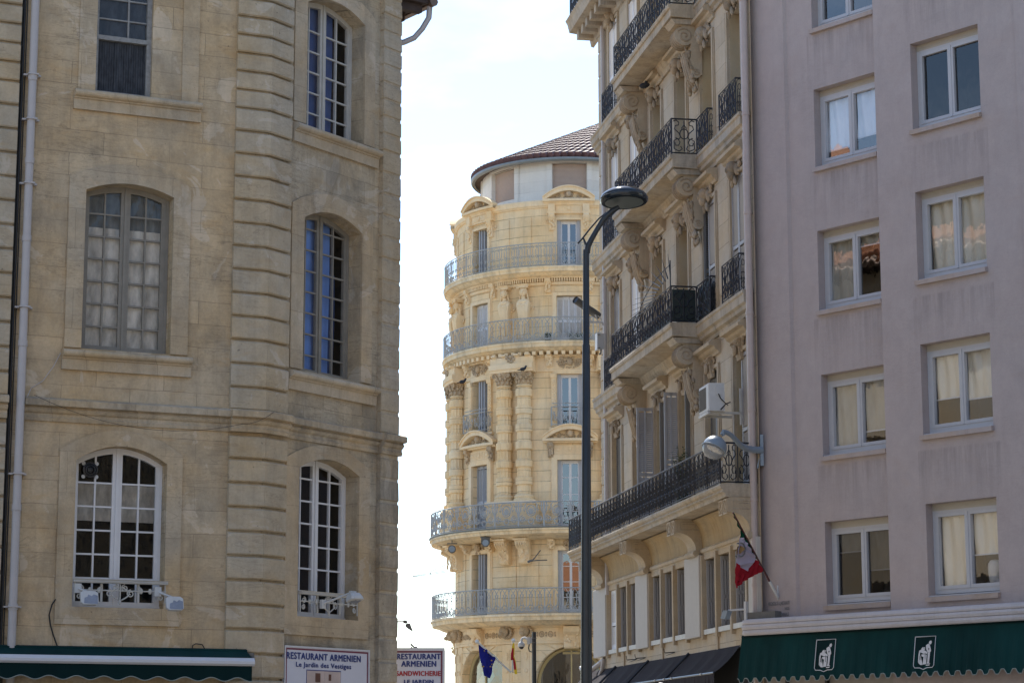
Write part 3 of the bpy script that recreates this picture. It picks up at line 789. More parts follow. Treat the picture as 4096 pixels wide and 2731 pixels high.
# windows: moulded frames, hoods, carved keystones
def blob_carving(b, u0, u1, z0, z1, n0, seed, dens=22):
    rnd = random.Random(seed); c = (u0 + u1) / 2; W = (u1 - u0) / 2; H = z1 - z0
    for i in range(dens):
        t = rnd.random(); w = W * (1 - .55 * t) ; s = rnd.choice((-1, 1)) * rnd.random() * w
        z = z1 - t * H; r = rnd.uniform(.03, .06) * (1.2 - .5 * t)
        b.ell((c + s, n0 + rnd.uniform(.01, .06), z), (r * rnd.uniform(.7, 1.5), r * .9, r * rnd.uniform(.8, 1.8)), 6, 4, rnd.uniform(-.8, .8))
    for s in (-1, 1):
        sp = spiral(0, 0, H * .17, H * .04, pi / 2, 1.4 * s, 9)
        b.tube([(c + s * W * .55 + x, n0 + .04, z1 - H * .25 + y) for x, y in sp], .022, 5)
def hood(f, u):
    z = HEAD[f]; b = hb()
    b.prof([(0, z + .30), (.05, z + .30), (.07, z + .36), (.14, z + .40), (.16, z + .46), (.28, z + .47), (.29, z + .54), (.25, z + .56), (.22, z + .60), (0, z + .62)], u - .22, u + WW + .22)
    h = b.build('window_hood', M['haus_trim'], haus)
    b = hb(); c = u + WW / 2; kind = f
    if f >= 1:   # masked keystones
        b.ell((c, .13, z + .16), (.15, .15, .16), 10, 7); b.ell((c, .17, z + .02), (.10, .10, .14), 8, 6); b.ell((c, .26, z + .10), (.03, .05, .07), 6, 5)
        for s in (-1, 1):
            b.ell((c + s * .17, .08, z + .10), (.08, .07, .16), 8, 5, s * .3); b.ell((c + s * .10, .10, z - .14), (.05, .05, .14), 6, 5, s * .4)
            b.ell((c + s * .30, .05, z + .18), (.1, .05, .07), 6, 4, s * .5)
        blob_carving(b, u + .1, u + WW - .1, z - .12, z + .28, .01, f * 10 + int(u * 7), 20)
    else:
        b.prof([(0, z - .16), (.06, z - .16), (.10, z - .02), (.12, z + .18), (.17, z + .26), (.12, z + .30), (0, z + .30)], c - .17, c + .17)
        for s in (-1, 1): b.tube([(c + s * .17, .13 + x, z + .17 + y) for x, y in spiral(0, 0, .08, .02, 0, 1.5)], .016, 5)
        b.ell((c, .15, z + .05), (.08, .06, .13), 8, 6)
        blob_carving(b, u + .05, u + WW - .05, z - .05, z + .28, .0, 50 + int(u * 7), 26)
    b.build('carving', M['haus_carving'], h, True)
    b = hb(); z0 = SL[f] + .06
    for a, c2 in ((u - .16, u - .11), (u - .11, u - .005), (u + WW + .005, u + WW + .11), (u + WW + .11, u + WW + .16)):
        w = .03 if c2 - a < .06 else .055; b.box(a, c2, 0, w, z0, z + .02 if w > .04 else z - .2)
    b.box(u - .11, u + WW + .11, 0, .05, z + .02, z + .10)
    b.build('window_surround', M['haus_trim'], haus)
for f, u in opens: hood(f, u)
# channelled joints are in the stone; panels between windows
for f in range(4):
    for a, c in zip(WU, WU[1:]): b = hb(); b.prism(rect(a + WW + .26, c - .26, SL[f] + .35, HEAD[f] + .1), 0, .022); b.build('wall_panel', M['haus'], haus)

# shutters
def leaf(b, u0, u1, z0, z1, n, split=.42, flip=False):
    """closed louvred leaf lying in the wall plane"""
    s = .055
    b.box(u0, u0 + s, n, n + .04, z0, z1); b.box(u1 - s, u1, n, n + .04, z0, z1)
    zm = z0 + (z1 - z0) * split
    for za, zb in ((z0, z0 + .10), (z1 - .08, z1), (zm - .04, zm + .04)): b.box(u0 + s, u1 - s, n, n + .038, za, zb)
    z = z0 + .1
    while z < z1 - .12:
        if abs(z + .02 - zm) > .06: b.prof([(n + .002, z), (n + .007, z - .004), (n + .034, z + .036), (n + .029, z + .04)], u0 + s, u1 - s)
        z += .05
def sideleaf(b, u, n0, n1, z0, z1, t=.04, split=.42):
    """open louvred leaf standing out from the wall"""
    s = .055
    b.box(u, u + t, n0, n0 + s, z0, z1); b.box(u, u + t, n1 - s, n1, z0, z1)
    zm = z0 + (z1 - z0) * split; c = (n0 + n1) / 2
    for za, zb in ((z0, z0 + .1), (z1 - .08, z1), (zm - .04, zm + .04)): b.box(u, u + t, n0 + s, n1 - s, za, zb)
    b.box(u, u + t, c - .02, c + .02, z0, z1)
    z = z0 + .1
    while z < z1 - .12:
        if abs(z + .02 - zm) > .06:
            b.p_ = None
            for na, nb in ((n0 + s, c - .02), (c + .02, n1 - s)):
                b.face((u + .004, na, z + .04), (u + .004, nb, z + .04), (u + t - .004, nb, z), (u + t - .004, na, z)); b.face((u + .004, na, z + .046), (u + .004, nb, z + .046), (u + t - .004, nb, z + .006), (u + t - .004, na, z + .006))
        z += .05
def hwin(f, k, closed=None, pane=True):
    u = WU[k]; z0, z1 = SL[f] + .06, HEAD[f]; b = hb()
    n = -.30
    b.box(u, u + .07, n - .03, n + .03, z0, z1); b.box(u + WW - .07, u + WW, n - .03, n + .03, z0, z1); b.box(u + WW / 2 - .05, u + WW / 2 + .05, n - .03, n + .035, z0, z1)
    b.box(u + .07, u + WW - .07, n - .03, n + .03, z1 - .08, z1); b.box(u + .07, u + WW - .07, n - .03, n + .03, z0, z0 + .4)
    for zz in (.38, .7): b.box(u + .07, u + WW - .07, n - .02, n + .02, z0 + (z1 - z0) * zz, z0 + (z1 - z0) * zz + .03)
    w = b.build('window', M['frame_white'], haus)
    b = hb(); b.face(*[(uu, n, zz) for uu, zz in rect(u + .05, u + WW - .05, z0 + .4, z1 - .06)]); b.build('pane', M['glass'], w)
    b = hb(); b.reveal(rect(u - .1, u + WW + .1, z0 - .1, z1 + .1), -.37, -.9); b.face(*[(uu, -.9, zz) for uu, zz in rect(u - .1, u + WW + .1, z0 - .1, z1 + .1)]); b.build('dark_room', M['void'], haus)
    if closed:
        for a in (0, 1):
            s = hb(); leaf(s, u + .005 + a * WW / 2, u + WW / 2 - .005 + a * WW / 2, z0 + .01, z1 - .01, closed[1]); s.build('shutter', M[closed[0]], w)
    return w
W_ = {}
for f in range(4):
    for k in range(6):
        cl = None
        if k in (0, 1) and f in (1, 2, 3): cl = ('shutter_white', -.02)
        if (f, k) == (1, 0): cl = ('shutter', -.09)
        if f == 0 and k in (0, 1, 4): cl = ('shutter_dark', -.11)
        if (f, k) == (1, 5): cl = ('shutter', -.03)
        if (f, k) == (2, 0): cl = ('shutter_pale', -.05)
        W_[f, k] = hwin(f, k, cl)
# half open leaves on the floor above the long balcony and the two near windows
def open_leaf(f, k, u, n0, n1, m, dz=0):
    b = hb(); sideleaf(b, u, n0, n1, SL[f] + .08, HEAD[f] + .0 + dz); b.build('shutter', M[m], W_[f, k])
open_leaf(0, 2, WU[2] - .12, .03, .48, 'shutter'); open_leaf(0, 3, WU[3] - .15, .03, .38, 'shutter')
def skew_leaf(f, k, u0, n0, u1, n1, m):
    """louvred leaf swung partly open between two plan points"""
    base = hb(); sideleaf(base, 0, 0, 1, SL[f] + .08, HEAD[f] - .02)
    du, dn = u1 - u0, n1 - n0; L = math.hypot(du, dn)
    base.p = [(u0 + du * n - dn / L * u, n0 + dn * n + du / L * u, z) for u, n, z in base.p]
    base.build('shutter', M[m], W_[f, k])
open_leaf(0, 2, WU[2] + WW - .01, .03, .17, 'shutter_dark', -.05); open_leaf(0, 3, WU[3] + WW - .01, .03, .17, 'shutter_dark', .05)
b = hb(); leaf(b, WU[4] + .40, WU[4] + WW - .01, SL[1] + .08, HEAD[1] - .02, -.03); b.build('shutter', M['shutter'], W_[1, 4]); open_leaf(1, 4, WU[4] + .03, -.28, .03, 'shutter_dark')
b = hb(); leaf(b, WU[5] + .52, WU[5] + WW - .01, SL[0] + .08, HEAD[0] - .02, -.03); b.build('shutter', M['shutter'], W_[0, 5]); skew_leaf(2, 5, WU[5] + WW - .02, -.3, WU[5] + WW - .1, .02, 'shutter_dark')

# balconies ------------------------------------------------------------
def slabprof(z, n, t=.36):
    return [(0, z - t - .30), (n * .16, z - t - .30), (n * .22, z - t - .2), (n * .30, z - t - .12), (n * .36, z - t - .02), (n * .5, z - t + .06),
            (n - .07, z - t + .08), (n - .07, z - .12), (n - .02, z - .11), (n, z - .06), (n - .015, z), (0, z + .01)]
def slab(z, deep, ue0=UL - .30, ue1=.12):
    """shallow cornice slab with a deep balcony in the middle; one part"""
    b = hb(); d0, d1 = deep; N, n = .84, .24
    for a, c in ((ue0, d0), (d1, ue1)):
        b.prof([(0, z - .52), (.05, z - .52), (.07, z - .44), (.14, z - .40), (.15, z - .32), (n - .03, z - .28), (n - .03, z - .11), (n, z - .08), (n, z - .02), (0, z + .01)], a, c)
    b.prof([(0, z - .34), (N - .05, z - .30), (N - .05, z - .11), (N - .01, z - .10), (N + .01, z - .05), (N, z), (0, z + .012)], d0, d1)
    # cove and inner moulding under the deep part
    b.prof([(0, z - .62), (.06, z - .62), (.09, z - .52), (.16, z - .44), (.18, z - .38), (.22, z - .335), (0, z - .33)], d0 + .2, d1 - .2)
    return b.build('balcony_slab', M['haus_slab'], haus)
DEEP = [None, (-10.50, -3.92), (-9.95, -3.66), (-9.95, -3.64)]
for i in (1, 2, 3): slab(SL[i], DEEP[i])
b = hb(); z = SL[0]; N = .84
b.prof([(0, z - .30), (N - .12, z - .28), (N - .11, z - .2), (N - .05, z - .17), (N - .07, z - .12), (N - .02, z - .09), (N, z - .04), (N - .02, z), (0, z + .01)], -16.25, .22)
b.prof([(0, z - .42), (.10, z - .42), (.13, z - .36), (.2, z - .33), (.22, z - .285), (0, z - .28)], -15.4, .2)
b.build('balcony_slab', M['haus_slab'], haus)
z = SL[4]; b = hb()
b.prof([(0, z - .75), (.08, z - .72), (.12, z - .5), (.22, z - .42), (.55, z - .36), (.72, z - .34), (.78, z - .1), (.84, z), (0, z + .02)], UL - .85, .2)
for i in range(26): b.box(UL - .6 + i * .6, UL - .35 + i * .6, .1, .55, z - .62, z - .37)
b.build('cornice', M['haus_slab'], haus)
# big cove and square brackets under the long balcony
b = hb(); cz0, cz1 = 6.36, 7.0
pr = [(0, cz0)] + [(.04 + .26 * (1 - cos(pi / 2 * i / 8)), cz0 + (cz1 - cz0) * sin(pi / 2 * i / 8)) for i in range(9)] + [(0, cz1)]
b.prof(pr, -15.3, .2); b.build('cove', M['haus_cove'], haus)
b = hb(); b.prof([(0, 6.20), (.05, 6.2), (.06, 6.25), (.10, 6.27), (.11, 6.33), (.07, 6.37), (0, 6.38)], -15.3, .2); b.build('moulding', M['haus_trim'], haus)
def bracket(u0, u1):
    b = hb()
    pr = [(0, 6.25), (.16, 6.22), (.22, 6.28), (.20, 6.36)] + [(.20 + .46 * (1 - cos(pi / 2 * i / 8)), 6.36 + .38 * sin(pi / 2 * i / 8)) for i in range(9)] + [(.68, 6.76), (.68, 7.02), (.60, 7.06), (0, 7.06)]
    b.sideprism(pr, u0, u1)
    o = b.build('bracket', M['haus_trim'], haus)
    b = hb(); m = (u0 + u1) / 2
    for a, c in ((u0 + .03, m - .04), (m + .04, u1 - .03)):
        for q in (rect(a, c, 6.70, 6.73), rect(a, c, 6.99, 7.02), rect(a, a + .03, 6.73, 6.99), rect(c - .03, c, 6.73, 6.99)): b.prism(q, .68, .70)
        for j in range(7): b.ell((random.uniform(a + .06, c - .06), .69, 6.74 + .036 * j), (.035, .02, .02), 6, 4)
    b.build('carved_panel', M['haus_trim'], o)
    b = hb()
    for u in (u1,):
        for A, C in (((.10, 6.97), (.56, 6.97)), ((.56, 6.97), (.56, 6.80)), ((.56, 6.80), (.10, 6.80)), ((.10, 6.80), (.10, 6.97)), ((.20, 6.92), (.50, 6.92)), ((.20, 6.92), (.20, 6.85))):
            b.tube([(u, A[0], A[1]), (u, C[0], C[1])], .009, 4)
    b.build('side_panel', M['haus_slab'], o)
    b = hb(); b.tube([(u0 - .03, .2, 6.26), (u1 + .03, .2, 6.26)], .075, 8); b.build('scroll', M['haus_trim'], o, True)
for u0, u1 in ((-15.25, -14.5), (-10.15, -9.4), (-5.1, -4.35), (-.45, .22)): bracket(u0, u1)

# scroll consoles carrying the deep balconies
def console(z, u0, u1):
    """z: underside of the slab"""
    b = hb(); w = u1 - u0
    outer = [(0, z)] + [(.62, z)]
    c1 = (.42, z - .26); r1 = .235
    for i in range(13): outer.append((c1[0] + r1 * cos(pi * .42 - pi * 1.15 * i / 12), c1[1] + r1 * sin(pi * .42 - pi * 1.15 * i / 12)))
    outer += [(.27, z - .58), (.30, z - .72), (.30, z - .86), (.24, z - 1.0), (.26, z - 1.08)]
    for i in range(8): outer.append((.15 + .12 * cos(.2 - pi * .95 * i / 7), z - 1.16 + .12 * sin(.2 - pi * .95 * i / 7)))
    outer += [(0, z - 1.2)]
    b.sideprism(outer, u0, u1)
    o = b.build('console', M['haus_trim'], haus)
    b = hb()
    for u in (u0 - .008, u1 + .008):
        b.tube([(u, c1[0] + x, c1[1] + y) for x, y in spiral(0, 0, .19, .03, .6, 1.6, 14)], .019, 5)
        b.tube([(u, .15 + x, z - 1.15 + y) for x, y in spiral(0, 0, .09, .02, .6, 1.4, 10)], .016, 5)
        b.tube([(u, .56, z - .45), (u, .42, z - .55), (u, .38, z - .75), (u, .30, z - .95), (u, .28, z - 1.08)][1:], .016, 5)
    for j in range(4): # ribs on the belly
        uu = u0 + w * (.14 + .24 * j)
        b.tube([(uu, c1[0] + (r1 + .006) * cos(a), c1[1] + (r1 + .006) * sin(a)) for a in [pi * .35 - pi * 1.0 * i / 10 for i in range(11)]], .022, 5)
    rnd = random.Random(int(z * 10 + u0 * 3))
    for j in range(30):                     # acanthus leaf spilling down the front and below
        t = rnd.random(); n = .30 - .16 * t + rnd.uniform(0, .06); zz = z - .62 - t * .95
        b.ell((u0 + w * rnd.random(), n, zz), (.05, .05, .09), 6, 4, rnd.uniform(-.5, .5))
    for s in (.2, .5, .8):
        b.tube([(u0 + w * s, .40, z - .66), (u0 + w * s, .36, z - .8), (u0 + w * s, .32, z - 1.0), (u0 + w * s, .25, z - 1.25), (u0 + w * s, .10, z - 1.55)], [.03, .05, .05, .045, .015], 6)
    b.build('carving', M['haus_carving'], o, True)
    b = hb()
    b.prof([(0, z), (.66, z), (.70, z + .05), (.76, z + .12), (0, z + .14)], u0 - .1, u1 + .08); b.build('console_cap', M['haus_slab'], o)
for i in (1, 2, 3):
    z = SL[i] - .46; d0, d1 = DEEP[i]
    console(z, d1 - .62, d1 - .14); console(z, d0 + .12, d0 + .60)

# wrought iron railings
def scrollmod(kind, h):
    """one ironwork module as polylines in (s 0..1, z 0..h)"""
    P = []
    if kind == 'S':
        for m in (0, 1):
            f = (lambda x: x) if m == 0 else (lambda x: 1 - x)
            P.append([(f(x), z * h) for x, z in [(.08, .93), (.2, .96), (.3, .9), (.28, .82), (.16, .8), (.12, .7), (.3, .58), (.36, .48), (.3, .40), (.16, .44)]])
            P.append([(f(x), z * h) for x, z in [(.14, .30), (.16, .22), (.28, .22), (.34, .32), (.24, .42), (.1, .36), (.1, .12), (.3, .05), (.42, .12), (.36, .2)]])
        P.append([(.5 + .17 * sin(2 * pi * i / 12), h * (.56 + .15 * cos(2 * pi * i / 12))) for i in range(13)])
        P.append([(.5, h * .05), (.5, h * .95)]); P.append([(.40, h * .72), (.5, h * .84), (.60, h * .72)])
        P.append([(0, 0), (0, h)])
    elif kind == 'G':      # gothic arches and quatrefoils
        P.append([(0, 0), (0, h)]); P.append([(.5, 0), (.5, h * .62)]); P.append([(.25, h * .1), (.25, h * .7)]); P.append([(.75, h * .1), (.75, h * .7)])
        P.append([(.03, h * .60), (.05, h * .78), (.2, h * .92), (.5, h * .99)]); P.append([(.97, h * .60), (.95, h * .78), (.8, h * .92), (.5, h * .99)])
        P.append([(.5 + .2 * sin(2 * pi * i / 8), h * (.76 + .085 * cos(2 * pi * i / 8))) for i in range(9)])
        for zc in (.16, .42): P.append([(.5 + .26 * sin(2 * pi * i / 8), h * (zc + .1 * cos(2 * pi * i / 8))) for i in range(9)])
        P.append([(.1, h * .3), (.25, h * .36), (.4, h * .28)]); P.append([(.9, h * .3), (.75, h * .36), (.6, h * .28)])
    elif kind == 'T':      # tower floor 1: lyre shapes
        P.append([(0, 0), (0, h * .98)] if False else [(.0, h * .62), (.02, h * .85), (.2, h * .985), (.5, h * .80)]); P.append([(1, h * .62), (.98, h * .85), (.8, h * .985), (.5, h * .80)])
        P.append([(.5, h * .80), (.36, h * .7), (.5, h * .6), (.64, h * .7), (.5, h * .8)]); P.append([(.30, h * .76), (.42, h * .5), (.30, h * .26), (.5, h * .34), (.70, h * .26), (.58, h * .5), (.70, h * .76)])
        P.append([(.5 + .42 * sin(2 * pi * i / 12), h * (.16 + .135 * cos(2 * pi * i / 12))) for i in range(13)])
        for s in (-1, 1): P.append([(.5 + s * (.18 + x), h * .14 + y) for x, y in spiral(0, 0, .13, .03, pi / 2, 1.1 * s, 8)])
        P.append([(0, h * .05), (0, h * .62)]); P.append([(0, h * .05), (1, h * .05)])
    elif kind == 'V':      # tower top: scrolls and spears
        for zc, r in ((.86, .2), (.42, .22), (.14, .22)):
            for s in (-1, 1): P.append([(.5 + s * (.24 + x * .9), h * zc + y * h * .42) for x, y in spiral(0, 0, r, .05, -pi / 2, 1.1 * s, 8)])
        P.append([(.5, 0), (.5, h)]); P.append([(.18, h * .75), (.18, h * .5)]); P.append([(.82, h * .75), (.82, h * .5)])
    elif kind == 'M':      # tower floor 2: large medallions and volutes
        P.append([(.5 + .17 * sin(2 * pi * i / 16), h * (.62 + .23 * cos(2 * pi * i / 16))) for i in range(17)])
        for i in range(7):
            a = -pi / 2 + pi * (i + .5) / 7 - 0; P.append([(.5, h * .46), (.5 + .14 * sin(a), h * (.5 + .24 * cos(a)))])
        for s in (-1, 1):
            P.append([(.5 + s * (.33 + x * .8), h * .27 + y * h * .95) for x, y in spiral(0, 0, .17, .03, pi / 2, 1.8 * s, 10)])
            P.append([(.5 + s * x, h * z) for x, z in [(.03, .96), (.16, .97), (.24, .86), (.22, .70), (.27, .6), (.3, .68)]])
            P.append([(.5 + s * x, h * z) for x, z in [(.5, .06), (.47, .5), (.42, .62), (.4, .78)]]); P.append([(.5 + s * .32, h * .82), (.5 + s * .48, h * .82)]); P.append([(.5 + s * .4, h * .60), (.5 + s * .4, h * .98)])
        P.append([(.5 + .1 * sin(2 * pi * i / 12), h * (.17 + .12 * cos(2 * pi * i / 12))) for i in range(13)]); P.append([(0, h * .22), (1, h * .22)])
    elif kind == 'B':      # small window balcony
        P.append([(.5 + .16 * sin(2 * pi * i / 12), h * (.5 + .33 * cos(2 * pi * i / 12))) for i in range(13)])
        for s in (-1, 1):
            P.append([(.5 + s * (.27 + x * .6), h * .36 + y * h) for x, y in spiral(0, 0, .2, .04, pi / 2, 1.3 * s, 9)]); P.append([(.5 + s * (.38 + x * .4), h * .62 + y * h) for x, y in spiral(0, 0, .16, .04, -pi / 2, 1.2 * s, 8)])
        P.append([(.5, 0), (.5, h)])
    return P
def railing(fr, pt, L, h, kind, mod, m, parent, r=.011, rail=.02, posts=2, base=.05, name='railing', close=True, flatbars=True):
    """pt(s) -> (u, n, z0) along the run of length L"""
    b = MB(fr); N = max(1, round(L / mod)); hh = h - base
    K = max(1, int(L / .3))
    def line(zz, rr): b.tube([(pt(L * i / K)[0], pt(L * i / K)[1], pt(L * i / K)[2] + zz) for i in range(K + 1)], rr, 4)
    line(h, rail); line(base, rail * .75)
    pl = scrollmod(kind, hh)
    for i in range(N):
        for poly in pl:
            q = []
            for s, z in poly:
                u, n, z0 = pt(L * (i + s) / N); q.append((u, n, z0 + base + z))
            b.tube(q, r, 4, False)
    for i in range(0, N + 1, posts):
        u, n, z0 = pt(L * i / N); b.tube([(u, n, z0), (u, n, z0 + h)], r * 1.6, 4)
    return b.build(name, m, parent)
def run(p, q):
    p, q = Vector(p), Vector(q); return (lambda s, p=p, q=q, L=(q - p).length: tuple(p.lerp(q, s / L))), (q - p).length
def rail(p, q, h, kind, mod, m, parent, fr=HF, **k):
    f, L = run(p, q); return railing(fr, f, L, h, kind, mod, m, parent, **k)
RN = .79
bal = {}
for i in (1, 2, 3):
    z = SL[i]; d0, d1 = DEEP[i]; I = M['iron']
    a = d0 + .15; c = d1 + .0 - .06
    rail((a, RN, z), (c, RN, z), .87, 'S', .52, I, haus, r=.011)
    rail((c, RN, z), (c, .18, z), .87, 'S', .62, I, haus, r=.013); rail((a, .18, z), (a, RN, z), .87, 'S', .62, I, haus, r=.013)
    rail((c, .18, z), (WU[4] + WW + .05, .18, z), .87, 'S', .52, I, haus, r=.011); rail((WU[4] + WW + .05, .18, z), (WU[4] + WW + .05, 0, z), .87, 'G', .3, I, haus, r=.008)
    rail((WU[1] - .05, .18, z), (a, .18, z), .87, 'S', .52, I, haus, r=.011)
    for k in (0, 5):
        rail((WU[k] - .28, .18, z), (WU[k] + WW + .02, .18, z), .87, 'S', .52, I, haus, r=.011); rail((WU[k] + WW + .02, .18, z), (WU[k] + WW + .02, 0, z), .87, 'G', .3, I, haus, r=.008)
z = SL[0]
rail((-16.15, RN, z), (.10, RN, z), .88, 'G', .36, M['iron'], haus, r=.010, posts=3)
rail((.10, RN, z), (.10, .02, z), .88, 'S', .40, M['iron'], haus, r=.012); rail((-16.15, .1, z), (-16.15, RN, z), .88, 'G', .28, M['iron'], haus)
z = SL[4]; rail((UL - .7, .72, z), (.1, .72, z), .9, 'S', .36, M['iron'], haus)
# dark screen fixed inside the near half of one balcony, pale screen on the long one
b = hb(); z = SL[1]; d1 = DEEP[1][1]; c = d1 - .06
b.box(c - .02, c - .012, .2, RN - .03, z + .06, z + .80); b.box(c, WU[4] + WW, .14, .15, z + .05, z + .82); b.box(c - 3.0, c - .03, RN - .035, RN - .028, z + .05, z + .3)
b.build('balcony_screen', paint('dark green screen', (.008, .016, .014, 1), .1, .6), haus)
b = hb(); b.box(-1.0, .07, RN - .06, RN - .045, SL[0] + .05, SL[0] + .5); b.build('balcony_screen', M['panel'], haus)
# fan of spikes
sp = thing('spike_guard', 'fan of iron spikes on a curved bar rising above the balcony rail', 'spike guard', HF)
b = hb(); z = SL[1] + .87; cu = DEEP[1][1] - .1; R1 = .75
arcp = []
for i in range(12):
    a = pi / 2 + pi / 2 * i / 11; cq = cu - 1.5 + 1.5
    u = cu + 3.2 * cos(a); zz = z - .05 + .62 * sin(a) - .05
    arcp.append((u, RN, zz))
    b.tube([(cu + 3.2 * .55 * cos(a), RN, z - .1 + .62 * .55 * sin(a)), (cu + 3.2 * 1.28 * cos(a), RN + .05, z - .1 + .62 * 1.36 * sin(a) + .03)], [.016, .004], 5)
b.tube(arcp, .012, 5); b.tube([(cu, RN, z), (cu, RN, z + .62)], .016, 5)
b.build('spikes', M['iron'], sp)
# low floor: white panels, triple shuttered windows, sills
for u0, u1 in ((-16.0, -14.42), (-10.78, -9.45), (-5.62, -4.27), (-.36, .3)):
    b = hb(); b.chbox(u0, u1, .0, .10 if u0 > -1 else .16, 4.28 if u0 > -1 else 4.36, 6.22, .012); b.build('cladding_panel', M['panel'], haus)
for g0 in (-14.40, -9.42, -4.20):
    for i in range(4):
        a = g0 + i * 1.245 - .085; b = hb(); b.box(a, a + .12, 0, .12, 4.30, 6.2); b.build('mullion', M['haus_trim'], haus)
    b = hb(); b.box(g0, g0 + 3.8, 0, .06, 6.10, 6.2); b.build('lintel', M['haus_trim'], haus)
    b = hb(); b.box(g0, g0 + 3.75, 0, .09, 4.40, 4.51); b.build('window_sill', M['frame_pale'], haus)
for j, (a, c) in enumerate(lowop):
    b = hb(); m = (a + c) / 2
    if j == 0:
        leaf(b, a, m - .005, 4.53, 6.1, -.04); leaf(b, m + .005, c, 4.53, 6.1, -.04); mat = 'shutter_pale'
    else:
        leaf(b, a, m - .005, 4.53, 6.1, -.18); leaf(b, m + .005, c, 4.53, 6.1, -.18); mat = 'shutter_dark'
    w = b.build('shutter_pair', M[mat], haus)
    if j:
        b = hb(); b.tube([(a + .32, -.13, 5.0), (a + .36, -.11, 5.3), (a + .33, -.12, 5.45)], .012, 5); b.ell((a + .34, -.11, 5.28), (.025, .015, .06), 6, 4); b.build('latch', M['cable'], w)
        b = hb(); sideleaf(b, a + .02, -.18, .02, 4.53, 6.08); b.build('shutter_leaf', M['shutter'], w)
b = hb(); b.box(UL, .02, 0, .05, 0, 3.96); b.build('shop_front', M['void'], haus)
b = hb(); b.box(UL, .3, 0, .03, 4.0, 4.42); b.build('fascia', M['haus'], haus)
for u in (-12.6, -8.3, -3.1): b = hb(); b.box(u - .05, u + .05, .0, .07, 3.9, 4.34); b.box(u - .25, u + .07, 0, .09, 4.34, 4.38); b.build('fascia_bracket', M['haus_trim'], haus)
b = hb()
b.tube([(-15.1, .03, 4.3), (-15.25, .12, 4.2), (-15.6, .3, 4.02), (-15.9, .42, 3.98), (-16.2, .46, 4.1)], .075, 8); b.tube([(-14.95, .1, 4.3), (-15.0, .12, 4.05), (-15.3, .16, 3.8)], .06, 8); b.build('drain_pipe', M['pipe'], haus, True)
# near downpipe at the joint with the pink building
b = hb(); b.tube([(.2, .10, 0), (.2, .10, 25)], .08, 10)
for z in (5.2, 7.0, 8.9, 11.0, 13.2, 15.4, 18): b.tube([(.2, .10, z - .03), (.2, .10, z + .03)], .093, 10)
b.build('downpipe', M['pipe_pink'], haus, True)
b = hb(); b.tube([(-.12, .06, 7.4), (-.12, .06, 25)], .045, 8); b.build('downpipe', M['pipe'], haus, True)

# brown awning with lettering on the valance
ba = thing('awning', 'long dark brown shop awning sloping out below the shuttered windows', 'awning', HF)
b = hb(); A0_, A1_ = -17.5, -1.2; NA, ZA = .66, 3.44
K = 30
for i in range(K):
    ua, ub = A0_ + (A1_ - A0_) * i / K, A0_ + (A1_ - A0_) * (i + 1) / K
    for j in range(4):
        f = lambda u, t: (u, .06 + (NA - .06) * t, 4.03 + (ZA - 4.03) * t - .05 * sin(pi * t) * (1 + .5 * sin(u * 5)))
        b.face(f(ua, j / 4), f(ub, j / 4), f(ub, (j + 1) / 4), f(ua, (j + 1) / 4))
b.build('canopy', M['canvas_brown'], ba)
b = hb(); K = 160
for i in range(K):
    ua, ub = A0_ + (A1_ - A0_) * i / K, A0_ + (A1_ - A0_) * (i + 1) / K
    g = lambda u: NA + .02 * sin(u * 21) + .014 * sin(u * 47)
    b.face((ua, g(ua), 2.8), (ub, g(ub), 2.8), (ub, NA, ZA), (ua, NA, ZA))
b.face((A1_, .06, 4.0), (A1_, NA, ZA), (A1_, NA, 2.8), (A1_, .06, 2.9)) if False else None
b.build('valance', M['canvas_brown'], ba)
b = hb()
for u in (-13.5, -9.7, -5.6): b.tube([(u, .08, 4.05), (u, NA, ZA + .02)], .03, 5)
b.tube([(A0_, NA, ZA), (A1_, NA, ZA)], .025, 6); b.build('frame', M['plastic_dark'], ba)
for u in (-2.2, -4.9, -5.6, -6.5): b = hb(); b.ell((u, NA + .03, ZA), (.04, .03, .03), 6, 4); b.build('clip', M['plastic'], ba)
for u in (-11.2, -10.2, -7.1): b = hb(); b.tube([(u, .04, 4.14), (u + .02, .3, 4.12), (u + .02, .32, 4.22)], .012, 5); b.tube([(u - 1, .02, 4.1), (u, .06, 4.13)], .01, 5); b.build('hook', M['cable'], ba)
for ch, u in (('e', -6.6), ('V', -6.0), ('O', -5.4)): letters(ch, HF, u, NA + .08, 3.0, .22, .26, paint('pale green lettering ' + ch, (.22, .40, .33, 1), .05, .6), ba)
# air conditioner
ac = thing('air_conditioner', 'white outdoor air conditioner unit on a bracket beside a shuttered window', 'air conditioner', HF)
b = hb(); b.chbox(-1.62, -.80, .42, .78, 9.03, 9.64, .02); b.build('housing', M['plastic'], ac)
b = hb(); b.box(-1.56, -1.02, .77, .787, 9.10, 9.57)
for i in range(14): b.box(-1.57, -1.0, .785, .794, 9.10 + i * .034, 9.112 + i * .034)
b.build('grille', M['grille'], ac)
b = hb(); b.box(-.81, -.785, .50, .62, 9.38, 9.56); b.build('valve_cover', M['plastic'], ac)
b = hb(); b.tube([(-.78, .56, 9.4), (-.77, .52, 9.3), (-.77, .42, 9.2), (-.76, .36, 9.15)], .012, 5); b.tube([(-.78, .52, 9.05), (-.77, .40, 9.18), (-.76, .3, 9.22)], .014, 5); b.build('hose', M['cable'], ac)
b = hb()
for u in (-1.5, -.92): b.box(u - .02, u + .02, .0, .80, 8.98, 9.03); b.box(u - .02, u + .02, 0, .05, 8.75, 9.55)
b.box(-1.6, -.82, .74, .80, 8.96, 9.02); b.tube([(-.92, .2, 8.97), (-.92, .2, 8.0)], .02, 5); b.build('bracket', M['frame_pale'], ac)
